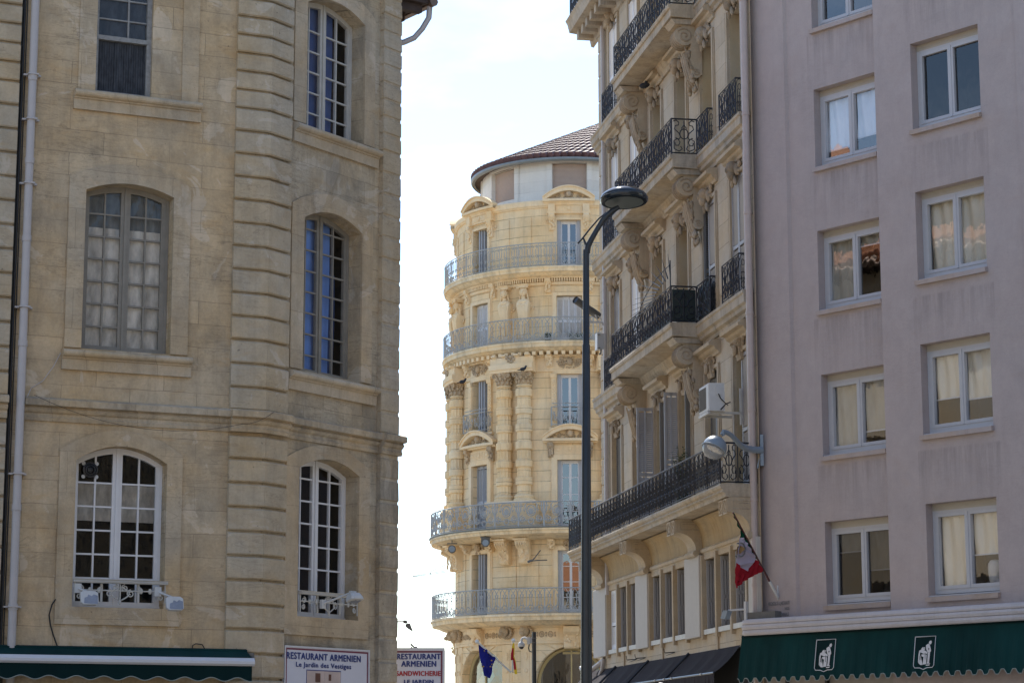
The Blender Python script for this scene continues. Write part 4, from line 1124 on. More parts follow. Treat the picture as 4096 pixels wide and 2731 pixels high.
# plant standing on the long balcony
pl = thing('potted_plant', 'wispy grey green plant standing behind the long iron balcony rail', 'plant', HF, group=None)
b = hb(); rnd = random.Random(5); pu, pn = -4.6, .45
for i in range(26):
    a = rnd.uniform(0, 2 * pi); L = rnd.uniform(.5, 1.05); sp_ = rnd.uniform(.1, .45)
    pts = [(pu + sp_ * t * cos(a), pn + sp_ * t * sin(a) * .6, SL[0] + .45 + L * t) for t in (0, .4, .75, 1)]; b.tube(pts, [.008, .006, .004, .002], 4)
    for k in range(14):
        t = rnd.uniform(.35, 1); x, y, zz = (Vector(pts[0]).lerp(Vector(pts[3]), t)); q = rnd.uniform(0, 6.28); l = rnd.uniform(.05, .10)
        d = Vector((cos(q), sin(q), rnd.uniform(-.3, .8))) * l; e = Vector((-sin(q), cos(q), .2)) * l * .22; c = Vector((x, y, zz))
        b.face(tuple(c), tuple(c + d * .5 + e), tuple(c + d), tuple(c + d * .5 - e))
b.build('foliage', M['leaf'], pl)
b = hb(); b.lathe((pu, pn), [(.11, SL[0] + .02), (.16, SL[0] + .42), (.18, SL[0] + .45), (.14, SL[0] + .45)], 10); b.build('pot', M['pot'], pl)
# ================================================================== pink grey stucco building
PK = Flat(5.155, 48.0, 180 - 40.2)
pink = thing('stucco_building', 'plain pinkish grey stucco building with square white framed windows and a white cornice', 'building', PK)
HP = 27.0
def pb(): return MB(PK)
WL = [(1.93, 3.66, z, z + 1.70) for z in (4.70, 7.75, 10.80, 13.87, 16.90)]
NB = .22
WRt = [(4.76, 6.47, z, z + 1.80) for z in (4.715, 7.87, 10.96, 14.04, 17.1)]
b = pb()
b.face((.06, 0, 0), (.06, 0, HP), (1.15, .06, HP), (1.15, .06, 0)); b.face((.06, 0, 0), (.06, 0, HP), (-.6, -3, HP), (-.6, -3, 0))
b.face((1.15, .06, 0), (1.15, .06, HP), (1.20, 0, HP), (1.20, 0, 0))
b.build('wall', M['pink'], pink)
b = pb(); b.sheet(rect(1.20, 3.9, 0, HP), [rect(*w) for w in WL], 0)
for w in WL: b.reveal(rect(*w), 0, -.34)
b.build('wall', M['pink'], pink)
FU = 3.805
b = pb(); b.sheet(rect(FU, 7.36, 0, HP), [rect(*w) for w in WRt], NB)
for w in WRt: b.reveal(rect(*w), NB, NB - .34)
b.face((FU, 0, 0), (FU, NB, 0), (FU, NB, HP), (FU, 0, HP)); b.face((7.36, NB, 0), (7.36, NB, HP), (7.40, NB + .07, HP), (7.40, NB + .07, 0))
b.sheet(rect(7.40, 13, 0, HP), [], NB + .07)
b.build('wall', M['pink'], pink)
b = pb(); b.face((-.6, -3, HP), (13, .3, HP), (13, -12, HP), (-.6, -12, HP)); b.face((13, .3, 0), (13, .3, HP), (13, -12, HP), (13, -12, 0)); b.face((-.6, -3, 0), (-.6, -3, HP), (-.6, -12, HP), (-.6, -12, 0)); b.face((-.6, -12, 0), (-.6, -12, HP), (13, -12, HP), (13, -12, 0))
b.face((.06, 0, HP), (1.2, 0, HP), (13, .3, HP), (-.6, -3, HP))
b.build('rear_wall', M['pink'], pink)
def pwindow(w, n0, blinds, gl, bm='blind'):
    """two leaf window with roller box; blinds = drop fraction per leaf"""
    u0, u1, z0, z1 = w; n = n0 - .25; b = pb()
    zt = z1 - .13
    for q in (rect(u0, u0 + .07, z0 + .05, zt), rect(u1 - .07, u1, z0 + .05, zt), rect(u0 + .07, u1 - .07, z0 + .05, z0 + .14), rect(u0 + .07, u1 - .07, zt - .06, zt)): b.prism(q, n - .04, n + .045)
    m = (u0 + u1) / 2
    for a, c in ((u0 + .07, m), (m, u1 - .07)):
        for q in (rect(a + .005, a + .07, z0 + .14, zt - .06), rect(c - .07, c - .005, z0 + .14, zt - .06), rect(a + .07, c - .07, z0 + .14, z0 + .205), rect(a + .07, c - .07, zt - .125, zt - .06)): b.prism(q, n - .03, n + .06)
    b.box(m - .018, m + .018, n - .03, n + .072, z0 + .14, zt - .06)
    b.prof([(n0 - .30, z0), (n0 - .02, z0), (n0 - .02, z0 + .02), (n0 - .30, z0 + .05)], u0, u1)
    win = b.build('window', M['frame_alu'], pink)
    b = pb(); b.box(u0, u1, n - .06, n + .05, zt, z1); b.box(u0, u1, n + .05, n + .056, zt + .04, zt + .05); b.build('roller_box', M['frame_beige'], win)
    b = pb()
    for a, c in ((u0 + .14, m - .07), (m + .07, u1 - .14)):
        t = random.uniform(-.004, .004); k = 6
        for i in range(k):
            ua, ub = a + (c - a) * i / k, a + (c - a) * (i + 1) / k; b.face((ua, n + t, z0 + .2), (ub, n + t, z0 + .2), (ub, n - t, zt - .12), (ua, n - t, zt - .12))
    b.build('pane', M[gl], win)
    for (a, c), dr in zip(((u0 + .10, m - .03), (m + .03, u1 - .10)), blinds):
        if dr:
            zb = zt - .1 - (zt - z0 - .3) * dr; bb = MB(PK); g = []; k = 22; ph = random.uniform(0, 6)
            for i in range(k + 1):
                u = a + (c - a) * i / k
                g.append([bb.v(u, n - .10 + .022 * sin(i * .8 + ph + j * .15) + .018 * sin(i * .37 + j * .6 + ph), zb + (zt - .1 - zb) * j / 8) for j in range(9)])
            for r0, r1 in zip(g, g[1:]):
                for j in range(8): bb.f.append([r0[j], r1[j], r1[j + 1], r0[j + 1]])
            bl = bb.build('blind', M[bm], win, True)
            if dr < .97: bb = MB(PK); bb.box(a, c, n - .095, n - .07, zb - .025, zb); bb.build('blind_bar', M['shutter_pale'], win)
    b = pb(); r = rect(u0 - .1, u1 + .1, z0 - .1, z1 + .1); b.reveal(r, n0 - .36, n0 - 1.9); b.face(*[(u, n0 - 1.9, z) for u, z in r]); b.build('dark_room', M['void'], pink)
    b = pb(); b.prof([(n0 - .02, z0 - .10), (n0 + .09, z0 - .11), (n0 + .095, z0 - .02), (n0 - .02, z0)], u0 - .02, u1 + .02); b.build('window_sill', M['pink_sill'], pink)
    return win
for w, bl, gl in zip(WL, ((.30, .62), (1, .8), (1, .16), (.85, .75), (.4, .4)), ('glass_dark', 'glass_pink', 'glass_pink', 'glass_pink', 'glass_sky')): pwindow(w, 0, bl, gl, 'blind_white' if w[2] > 13 else 'blind_grey')
wl0 = None
for w, bl, gl in zip(WRt, ((1, .58), (.62, .68), (1, 1), (0, 0), (.4, .4)), ('glass_pink', 'glass_pink', 'glass_pink', 'glass_dark', 'glass_sky')):
    x = pwindow(w, NB, bl, gl); wl0 = wl0 or x
# white humped object on the inner ledge of the lowest right window
t = thing('desk_fan', 'white rounded appliance on the inner sill of the lowest right window', 'appliance', PK)
b = pb(); b.lathe((6.02, NB - .48), [(.09, 4.9), (.11, 4.93), (.13, 5.0), (.15, 5.2), (.14, 5.3), (.10, 5.36), (.03, 5.38)], 12); b.build('body', M['plastic'], t, True)
b = pb(); b.box(6.0, 6.3, NB - .46, NB - .38, 4.88, 5.0); b.build('base', M['frame_alu'], t)
# shop canopy: three banded white cornice rounding the corner
def path(n):
    pts = [(14, n)]; cu, cn, r = .32 , n - .42, .42
    for i in range(9): a = pi / 2 + pi / 2 * i / 8; pts.append((cu + r * cos(a), cn + r * sin(a)))
    pts.append((cu - r, -.8)); return pts
def sweep(b, prof, n):
    base = path(n); g = []
    for i, (u, q) in enumerate(base):
        p0, p1 = Vector(base[max(i - 1, 0)]), Vector(base[min(i + 1, len(base) - 1)]); t = (p1 - p0).normalized(); nn = Vector((t.y, -t.x))
        if nn.y < 0 and abs(nn.y) > .5: nn = -nn
        if i >= 9 and nn.x > 0: nn = -nn
        g.append([b.v(u + nn.x * d, q + nn.y * d, z) for d, z in prof])
    m = len(prof)
    for a, c in zip(g, g[1:]):
        for j in range(m): b.f.append([a[j], a[(j + 1) % m], c[(j + 1) % m], c[j]])
    b.f.append(g[0][::-1]); b.f.append(g[-1])
b = pb(); NC = .62
def band3(zb):
    return [(-.35, zb), (0, zb), (.012, zb + .02), (.02, zb + .07), (.012, zb + .115), (-.006, zb + .125)]
pr = [(-.5, 4.14), (-.02, 4.14), (.0, 4.16), (.012, 4.20), (.0, 4.245), (-.016, 4.25), (.01, 4.262), (.024, 4.31), (.01, 4.355), (-.01, 4.36), (.012, 4.37), (.02, 4.40), (.0, 4.46), (-.05, 4.475), (-.5, 4.475)]
sweep(b, pr, NC); b.build('canopy_cornice', M['canopy'], pink)
b = pb(); b.face((-.1, 0, 4.16), (14, 0, 4.16), (14, NC - .1, 4.16), (-.1, NC - .1, 4.16)); b.face((-.1, 0, 4.47), (14, 0, 4.47), (14, NC - .2, 4.47), (-.1, NC - .2, 4.47)); b.build('canopy_top', M['canopy'], pink)
b = pb(); b.box(-.05, 14, .0, .12, 0, 3.6); b.build('shop_front', M['shopwall'], pink)
b = pb(); b.box(2.0, 2.06, .12, .2, 2.6, 3.5); b.box(.9, .96, .12, .18, 2.5, 3.5); b.tube([(4.1, .16, 2.9), (4.1, .16, 3.25), (4.0, .2, 3.3)], .02, 5); b.build('bracket', M['plastic_dark'], pink)
# engraved builders' names
for txt, x0, x1, yt, yb in (('ARCHITECTE L.JARTHAUTI', 3075, 3160, 2405, 2420), ('NICE', 3141, 3160, 2424, 2437), ('ROMNALE', 3120, 3158, 2448, 2461)):
    u0, z1 = PK.P(x0, yt, .05); u1, z0 = PK.P(x1, yb, .05)
    nn = .0 + .06 * (u0 - .06) / 1.09
    letters(txt, PK, u0, .066, z0, u1 - u0, (z1 - z0) * .9, M['shutter_dark'], pink, 'engraved_text', off=.004)
# green awning with two emblems
ga = thing('awning', 'dark green awning with scalloped edge and two pale shield emblems under the white cornice', 'awning', PK)
NT_, NBt = NC - .1, NC + .05
TOP, BOT = 4.15, 3.22
def aw(u, t): return (u, NT_ + (NBt - NT_) * t, TOP + (BOT - TOP) * t)
b = pb(); K = 420; L0, L1 = .02, 14.0; P_ = .262
def zbot(u):
    s = ((u / P_) % 1); v = max(-1, min(1, 2.2 * cos(2 * pi * s)))
    return BOT + .045 * v
pts = []
for i in range(K + 1):
    u = L0 + (L1 - L0) * i / K; pts.append((u, NBt, zbot(u)))
for p, q in zip(pts, pts[1:]): b.face(p, q, (q[0], NT_, TOP), (p[0], NT_, TOP))
b.face((L0, NT_, TOP), (L0, NBt, BOT), (L0 - .1, NBt - .45, BOT + .1), (L0 - .1, NT_ - .4, TOP)); b.build('canopy', M['canvas_green'], ga)
b = pb(); b.tube([(u, n + .004, z) for u, n, z in pts], .008, 4); b.build('scallop_piping', M['trim_pale'], ga)
b = pb(); b.tube([(L0, NT_ - .02, 4.11), (L1, NT_ - .02, 4.11)], .04, 6); b.build('roller', M['canvas_dark'], ga)
def onawn(x, y):
    # point of the sloping cloth seen at a photo pixel
    lo, hi = NT_, NBt
    for _ in range(20):
        m = (lo + hi) / 2; u, z = PK.P(x, y, m); zz = TOP + (BOT - TOP) * (m - NT_) / (NBt - NT_)
        if z < zz: lo = m
        else: hi = m
    return u, z, m
def emblem(x0, yt, x1, yb):
    u0, z1, _ = onawn(x0, yt); u1, z0, _ = onawn(x1, yb)
    def pt(a, c, e=.006): z = z0 + (z1 - z0) * c; return (u0 + (u1 - u0) * a, NT_ + (NBt - NT_) * (TOP - z) / (TOP - BOT) + e, z)
    b = pb()
    sh = [(0, 1), (1, 1), (1, .12), (.93, .055), (.68, .05), (.5, 0), (.32, .05), (.07, .055), (0, .12)]
    q = [pt(a, c, .004) for a, c in sh]
    b.face(*q); o = b.build('emblem_field', M['canvas_dark'], ga)
    b = pb(); b.tube([pt(a, c, .008) for a, c in sh + sh[:1]], .009, 4, False); b.build('emblem_outline', M['rail_white'], ga)
    b = pb()
    def poly(P, e=.009): b.face(*[pt(a, c, e) for a, c in P])
    # standing man leaning over a seated companion
    poly([(.68, .80), (.72, .86), (.80, .87), (.83, .82), (.80, .76), (.73, .75)])
    poly([(.55, .73), (.66, .78), (.74, .74), (.80, .62), (.82, .55), (.76, .50), (.66, .52), (.60, .58), (.56, .66)])
    poly([(.66, .50), (.78, .52), (.76, .20), (.82, .17), (.64, .17), (.66, .22)])
    poly([(.34, .64), (.40, .68), (.52, .67), (.52, .60), (.42, .585), (.34, .60)])
    poly([(.24, .58), (.34, .61), (.52, .575), (.66, .52), (.62, .47), (.44, .48), (.32, .52), (.27, .40), (.26, .18), (.22, .22), (.21, .46)])
    poly([(.36, .46), (.54, .465), (.62, .44), (.62, .16), (.45, .145), (.47, .38), (.37, .40)])
    poly([(.28, .40), (.335, .44), (.42, .22), (.45, .14), (.34, .14), (.27, .18)])
    poly([(.60, .14), (.80, .15), (.78, .115), (.62, .11)])
    b.build('emblem_figures', M['rail_white'], ga)
    b = pb()
    for A, C in (((.70, .58), (.70, .65)), ((.665, .62), (.735, .62)), ((.54, .50), (.56, .30)), ((.66, .46), (.66, .22)), ((.34, .46), (.36, .28)), ((.30, .52), (.30, .30)), ((.44, .66), (.50, .63))): b.tube([pt(*A, .011), pt(*C, .011)], .005, 4)
    b.build('emblem_lines', M['canvas_dark'], ga)
emblem(3268, 2558, 3334, 2683); emblem(3663, 2546, 3735, 2674)
# flood light and cable tray above the canopy at the joint
t = thing('floodlight', 'small blue grey floodlight on an arm above the left end of the white cornice', 'floodlight', PK)
b = pb(); q = [tuple(PK.P(x, y, .75)) for x, y in ((2905, 2440), (2922, 2441), (2912, 2476), (2893, 2472))]
b.prism(q, .70, .84); b.build('housing', M['lamp_grey'], t)
b = pb(); p1 = PK.P(2912, 2440, .78); p2 = PK.P(2985, 2435, .5); b.tube([(p1[0], .78, p1[1]), (p2[0], .5, p2[1])], .022, 5); b.box(p2[0] - .03, p2[0] + .03, .46, .54, 4.42, p2[1] + .16); b.build('arm', M['plastic'], t)
b = pb(); b.box(.0, .95, .30, .5, 4.47, 4.62); tag(b.build('cable_tray', M['grille']), 'grey metal cable tray lying on the white cornice below the flag', 'cable tray')

# globe wall lamp on a swan neck bracket
gl_ = thing('wall_lamp', 'grey globe street lamp on a curved wall bracket at the edge of the pink building', 'lamp', loc=at(3045, 1800, 47.6))
YL = 46.6
def G3(x, y, dy=0): return Vector(at(x, y, YL + dy))
c = G3(2858, 1790); rad = (G3(2907, 1790) - G3(2809, 1790)).length / 2
b = MB(); k, h = 24, 14; tilt = Matrix.Rotation(R(-24), 3, 'Y') @ Matrix.Rotation(R(14), 3, 'X')
def cap(a0, a1, r, m, name):
    b = MB(); rings = []
    for i in range(h + 1):
        a = a0 + (a1 - a0) * i / h
        rings.append([b.v(*(c + tilt.inverted() @ Vector((r * sin(a) * cos(2 * pi * j / k), r * sin(a) * sin(2 * pi * j / k), r * cos(a))))) for j in range(k)])
    for p, q in zip(rings, rings[1:]):
        for j in range(k): b.f.append([p[j], p[(j + 1) % k], q[(j + 1) % k], q[j]])
    return b.build(name, m, gl_, True)
cap(0.02, pi * .54, rad, M['lamp_grey'], 'lamp_shade')
tg = NT('clear lamp bowl'); tg.b.inputs['Transmission Weight'].default_value = .75; tg.set(.12); tg.col((.85, .86, .88, 1)); tg.b.inputs['IOR'].default_value = 1.2
cap(pi * .54, pi - .02, rad * .97, tg.m, 'lamp_bowl')
b = MB(); b.tube([tuple(c + tilt.inverted() @ Vector((rad * 1.015 * cos(2 * pi * j / k), rad * 1.015 * sin(2 * pi * j / k), rad * cos(pi * .54)))) for j in range(k + 1)], .016, 5); b.build('rim', M['lamp_grey'], gl_)
rf = paint('lamp reflector', (.55, .5, .4, 1), .1, .25, .8)
b = MB(); b.ell(tuple(c + Vector((.02, 0, -.02))), (rad * .7, rad * .5, rad * .25), 14, 8, -.42); b.build('reflector', rf, gl_, True)
b = MB(); P = [(2895, 1742, 0), (2890, 1733, 0), (2893, 1727, 0), (2906, 1729, .05), (2922, 1737, .1), (2940, 1755, .3), (2960, 1778, .55), (2985, 1793, .8), (3020, 1799, 1.0), (3046, 1800, 1.1)]
b.tube([tuple(G3(*p)) for p in P], [.03, .05, .055, .05, .05, .055, .06, .066, .072, .08], 8); b.build('arm', M['lamp_grey'], gl_, True)
b = MB(); p = G3(3044, 1800, 1.1); b.box(p.x - .02, p.x + .05, p.y - .03, p.y + .12, p.z - .33, p.z + .33); b.build('wall_plate', M['lamp_grey'], gl_)
b = MB(); b.tube([tuple(G3(3040, 1830, 1.1)), tuple(G3(3034, 1850, 1.1)), tuple(G3(3031, 1872, 1.1))], .02, 5); b.build('hook', M['lamp_grey'], gl_)

# flag hung from a slanting pole
class Cloth:
    """flag drawn on the vertical plane through its pole"""
    def __init__(s, A, B):
        s.A, s.B = Vector(A), Vector(B); d = s.B - s.A; s.h = Vector((d.x, d.y, 0)).normalized(); s.n = s.h.cross(Vector((0, 0, 1)))
    def pt(s, x, y, w=0):
        r = ray(x, y); o = Vector((0, 0, EYE)); t = (s.A - o).dot(s.n) / r.dot(s.n); return o + r * t + s.n * w
    def wave(s, x, y, f=.35, a=.03): return a * sin(x * f + y * .05) + a * .5 * sin(x * .21 - y * .13)
    def poly(s, P, m, parent, name, off=0, sub=2):
        bm = bmesh.new(); vs = [bm.verts.new((x, y, 0)) for x, y in P]; bm.faces.new(vs)
        bmesh.ops.triangulate(bm, faces=bm.faces); bmesh.ops.subdivide_edges(bm, edges=bm.edges, cuts=3, use_grid_fill=True)
        b = MB(); ids = {}
        for v in bm.verts: ids[v] = b.v(*s.pt(v.co.x, v.co.y, s.wave(v.co.x, v.co.y) + off))
        for f in bm.faces: b.f.append([ids[v] for v in f.verts])
        k = len(b.p); b.p += [tuple(Vector(q) + s.n * .004) for q in b.p]; b.f += [[i + k for i in f[::-1]] for f in b.f]
        bm.free(); return b.build(name, m, parent, True)
wp = PK.W(.60, .05, 4.95)
tip = Vector(at(2932, 2048, wp.y - .75))
base = Vector(at(3112, 2388, wp.y - .02))
fl = thing('flag', 'green white and red flag with round emblem on a slanting pole', 'flag', loc=base)
b = MB(); m_ = base.lerp(tip, .19); b.tube([tuple(m_), tuple(tip)], [.024, .016], 6); b.build('pole', M['wood_pole'], fl, True)
b = MB(); b.tube([tuple(base), tuple(m_)], .032, 8); b.tube([tuple(base + Vector((0, .02, -.05))), tuple(base + Vector((0, .02, .25)))], .018, 5); b.build('holder', M['plastic'], fl, True)
cl = Cloth(base, tip)
cl.poly([(2932, 2052), (2938, 2056), (2966, 2112), (2980, 2135), (3030, 2236), (3024, 2232), (2994, 2180), (2972, 2150), (2962, 2148), (2962, 2118)], M['flag_green'], fl, 'green_stripe')
cl.poly([(2962, 2148), (2972, 2150), (2994, 2180), (3024, 2236), (2988, 2284), (2947, 2250), (2955, 2195)], M['flag_white'], fl, 'white_stripe')
cl.poly([(2974, 2130), (2980, 2135), (3006, 2190), (3022, 2226), (3018, 2224), (2998, 2185)], M['flag_white'], fl, 'white_fold', .02)
cl.poly([(2947, 2250), (2988, 2284), (3024, 2236), (3032, 2246), (3054, 2284), (3020, 2298), (2975, 2325), (2950, 2348), (2942, 2352), (2944, 2300)], M['flag_red'], fl, 'red_stripe')
b = MB()
for i in range(15):
    a = -1.6 + 3.6 * i / 14; b.ell(tuple(cl.pt(2957 + 18 * cos(a), 2198 + 27 * sin(a), -.045)), .018, 6, 4)
for i in range(15):
    a = -1.6 + 3.6 * i / 14; b.ell(tuple(cl.pt(2957 + 18 * cos(a), 2198 + 27 * sin(a), .05)), .018, 6, 4)
b.build('emblem_wreath', M['shutter_dark'], fl)
cl.poly([(2953, 2178), (2963, 2184), (2968, 2196), (2960, 2212), (2952, 2215)], M['gold'], fl, 'emblem', -.04); cl.poly([(2953, 2178), (2963, 2184), (2968, 2196), (2960, 2212), (2952, 2215)], M['gold'], fl, 'emblem', .036)
# ================================================================== rounded golden corner building in the distance
TW = Round(2.35, 92.0, 4.6)
tower = thing('corner_building', 'distant golden ornate building with rounded corner, curved iron balconies and tiled roof', 'building', loc=(2.35, 92, 0))
tower.matrix_basis = TW.M; WM[tower.name] = TW.M.copy()
def tb(): return MB(TW)
D2 = lambda deg: R(deg) * 4.6
cw = [D2(-1.3), D2(-51.6), D2(-101.9), D2(49)]           # window axes
cp = [D2(-28.3), D2(-76.8), D2(22)]                       # column pair axes
US, UE = D2(-115), D2(75)
hw = .50
# ---- wall as a curved grid with openings
def gridwall(R_n, z0, z1, ops, m, name='wall', depth=.3, us=US, ue=UE, step=.18):
    us_ = {us, ue}; zs = {z0, z1}
    for a, c, lo, hi in ops: us_ |= {a, c}; zs |= {lo, hi}
    ul = sorted(us_); full = [ul[0]]
    for a, c in zip(ul, ul[1:]):
        k = max(1, int((c - a) / step))
        full += [a + (c - a) * i / k for i in range(1, k + 1)]
    zl = sorted(zs); b = tb()
    idx = {}
    def V(u, z):
        if (u, z) not in idx: idx[u, z] = b.v(u, R_n, z)
        return idx[u, z]
    for a, c in zip(full, full[1:]):
        for lo, hi in zip(zl, zl[1:]):
            mu, mz = (a + c) / 2, (lo + hi) / 2
            if any(o[0] < mu < o[1] and o[2] < mz < o[3] for o in ops): continue
            b.f.append([V(a, lo), V(c, lo), V(c, hi), V(a, hi)])
    for a, c, lo, hi in ops: b.reveal(rect(a, c, lo, hi), R_n, R_n - depth)
    return b.build(name, m, tower)
ops = []
for u in cw:
    ops += [(u - hw, u + hw, 7.08, 9.46), (u - hw, u + hw, 10.32, 12.95), (u - hw, u + hw, 14.22, 16.32), (u - hw, u + hw, 17.62, 19.42), (u - .47, u + .47, 20.6, 22.46)]
gridwall(0, 6.0, 23.0, ops, M['tower'])
NA = -1.02
aw_ = [D2(-.6), D2(-49.5), D2(-100), D2(50)]
ao = [(u - .90, u + .90, 23.75, 25.05) for u in aw_]
gridwall(NA, 23.0, 25.2, ao, M['attic'], 'attic_wall', .18)
# ground floor with arches
AW, ACZ, AR = 1.42, 4.38, 1.42
def archz(u):
    best = None
    for c in cw:
        d = abs(u - c)
        if d < AR: return ACZ + math.sqrt(max(0, AR * AR - d * d))
    return None
b = tb(); k = 260; du = (UE - US) / k
for i in range(k):
    a, c = US + du * i, US + du * (i + 1); za, zc = archz(a), archz(c)
    if za is None and zc is None: b.face((a, 0, 0), (c, 0, 0), (c, 0, 6.0), (a, 0, 6.0))
    else:
        za = za or ACZ; zc = zc or ACZ
        b.face((a, 0, za), (c, 0, zc), (c, 0, 6.0), (a, 0, 6.0)); b.face((a, 0, za), (c, 0, zc), (c, -.4, zc), (a, -.4, za))
b.build('wall', M['tower'], tower)
for u in cw:
    b = tb()
    b.box(u - AR - .02, u - AR, -.4, 0, 0, ACZ); b.box(u + AR, u + AR + .02, -.4, 0, 0, ACZ)
    for i in range(11):                                   # radiating voussoirs
        a0, a1 = pi * (i + .04) / 11, pi * (i + .96) / 11; r0, r1 = AR + .02, AR + (.95 if i % 2 else .72)
        P = [(u + r * cos(a), min(5.86, ACZ + r * sin(a))) for r, a in ((r0, a0), (r1, a0), (r1, a1), (r0, a1))]
        b.prism(P, 0, .045)
    z = .3
    while z < ACZ - .2: b.prism(rect(u - AR - .65, u - AR - .02, z, z + .44), 0, .045); b.prism(rect(u + AR + .02, u + AR + .65, z, z + .44), 0, .045); z += .47
    b.build('voussoirs', M['tower'], tower)
    b = tb(); n = -.30
    for r in (AR - .07,): b.tube([(u + r * cos(pi * i / 20), n, ACZ + r * sin(pi * i / 20)) for i in range(21)], .07, 6)
    b.box(u - AR, u + AR, n - .06, n + .08, 4.05, 4.25, 6); b.box(u - .03, u + .03, n - .03, n + .05, 4.25, ACZ + AR - .05)
    for s in (-1, 1): b.box(u + s * AR - .06, u + s * AR + .06, n - .05, n + .06, 0, 4.1)
    b.box(u - .35, u + .35, n - .03, n + .05, ACZ + AR - .28, ACZ + AR - .2, 3)
    w = b.build('arched_window', M['frame_gold'], tower)
    b = tb(); kk = 12
    for i in range(kk):
        a, c = u - AR + 2 * AR * i / kk, u - AR + 2 * AR * (i + 1) / kk
        b.face((a, n, 0), (c, n, 0), (c, n, ACZ + math.sqrt(max(0, AR * AR - (c - u) ** 2))), (a, n, ACZ + math.sqrt(max(0, AR * AR - (a - u) ** 2))))
    b.build('pane', M['glass' if u < -2 else 'glass_dark'], w)
    b = tb(); r = rect(u - AR, u + AR, 0, 6); b.reveal(r, -.42, -2.2); b.face(*[(uu, -2.2, zz) for uu, zz in r]); b.build('dark_room', M['void'], tower)
# teal panels glimpsed in the left arch
b = tb(); u = cw[1]
b.prism([(u - .55, 4.9), (u + .0, 5.25), (u + .35, 4.75), (u - .1, 4.35)], -.46, -.44); b.build('display_panel', paint('teal panel', (.05, .30, .36, 1), .1, .5), tower)
b = tb(); b.prism([(u - .85, 4.6), (u - .45, 4.85), (u - .2, 4.55), (u - .6, 4.3)], -.44, -.43); b.build('display_panel', M['frame_beige'], tower)
# keystone consoles above the arches
def scrollbracket(b, u, w, z1, z0, n1, n0=.02):
    pr = [(0, z1), (n1, z1), (n1 + .02, z1 - .06), (n1 * .95, z1 - (z1 - z0) * .25), (n1 * .55, z1 - (z1 - z0) * .42), (n1 * .42, z1 - (z1 - z0) * .7), (n1 * .5, z0 + .06), (n1 * .4, z0), (0, z0)]
    b.sideprism(pr, u - w / 2, u + w / 2)
    for s in (-1, 1): b.tube([(u + s * w / 2, n1 * .62 + x, z1 - .16 + y) for x, y in spiral(0, 0, .11, .02, 0, 1.5, 8)], .02, 4)
    for j in range(9): b.ell((u + random.uniform(-w * .4, w * .4), n1 * .62, z1 - (z1 - z0) * (.2 + .08 * j)), (.05, .05, .06), 6, 4)
for u in cw: b = tb(); scrollbracket(b, u - .0, .55, 6.55, 5.72, .42); b.build('keystone', M['tower_trim'], tower)
def ring(pr, m, name, us=US, ue=UE, k=110, par=None):
    b = tb(); b.prof(pr, us, ue, k); return b.build(name, m, par or tower)
# entablature 1 and balcony slabs
ring([(-.05, 5.92), (.06, 5.92), (.07, 6.0), (.05, 6.02), (.05, 6.5), (.12, 6.52), (.2, 6.6), (-.05, 6.6)], M['tower_trim'], 'entablature')
def tslab(z, n, t): return [(-.1, z - t), (n * .35, z - t), (n * .55, z - t + .04), (n * .80, z - t * .62), (n * .93, z - t * .58), (n * .95, z - t * .25), (n, z - t * .2), (n, z - .03), (n - .02, z), (-.1, z + .004)]
SZ = {1: (7.0, 1.04, .42), 2: (10.24, 1.10, .36), 4: (17.55, .62, .40), 5: (20.52, .58, .36)}
for i, (z, n, t) in SZ.items(): ring(tslab(z, n, t), M['tower_slab'], 'balcony_slab')
b = tb(); b.prof([(.75, 10.25), (1.09, 10.25), (1.12, 10.27), (1.12, 10.30), (.75, 10.30)], US, UE, 110); b.build('zinc_edge', M['zinc'], tower)
for c, tp in ((cp[0], 'lion'), (cp[1], 'lion'), (cp[2], 'lion')):
    for s in (-1, 1):
        u = c + s * D2(5.15)
        b = tb()                                              # lion masks under slab 1
        b.ell((u, .26, 6.38), (.19, .2, .2), 10, 7); b.ell((u - .02, .42, 6.30), (.10, .12, .09), 8, 5); b.ell((u, .2, 6.55), (.2, .16, .08), 8, 5)
        for j in range(14):
            a = 2 * pi * j / 14; b.ell((u + .2 * cos(a) + .06, .16, 6.36 + .2 * sin(a)), (.075, .1, .075), 6, 4)
        b.build('lion_mask', M['tower_carving'], tower, True)
        b = tb()                                              # fluted scroll consoles under slab 2
        scrollbracket(b, u, .40, 9.86, 8.95, .62); b.prof([(0, 9.84), (.70, 9.84), (.74, 9.9), (0, 9.92)], u - .25, u + .25, 2)
        for j in range(4): b.tube([(u - .14 + .09 * j, .60, 9.8), (u - .14 + .09 * j, .66, 9.68), (u - .14 + .09 * j, .5, 9.58)], .03, 5)
        b.build('console', M['tower_trim'], tower)
        b = tb()                                              # pilaster strips on the ground floor
        b.prism(rect(u - .22, u + .22, 3.5, 5.9), 0, .05); b.prism(rect(u - .13, u + .13, 3.7, 5.7), .05, .065)
        for z in (4.1, 4.9, 5.45): b.ell((u, .08, z), (.07, .03, .16 if z != 4.9 else .09), 8, 5)
        b.build('pilaster', M['tower_trim'], tower)
for c in cp:
  b = tb(); b.prof([(0, 3.15), (.10, 3.15), (.14, 3.22), (.14, 3.42), (.10, 3.5), (0, 3.5)], c - .95, c + .95, 6)
  b.build('pilaster_base', M['tower_trim'], tower)
def rosettes(name, u0, u1, z, n, step=.34, r=.09):
    b = tb(); u = u0
    while u < u1:
        b.tube([(u + r * cos(2 * pi * i / 10), n, z + r * 1.15 * sin(2 * pi * i / 10)) for i in range(11)], .022, 4); b.ell((u, n, z), (r * .55, .03, r * .7), 7, 4)
        for s in (-1, 1): b.ell((u + step / 2, n, z + s * .05), (.04, .03, .05), 5, 4)
        u += step
    return b.build(name, M['tower_carving'], tower)
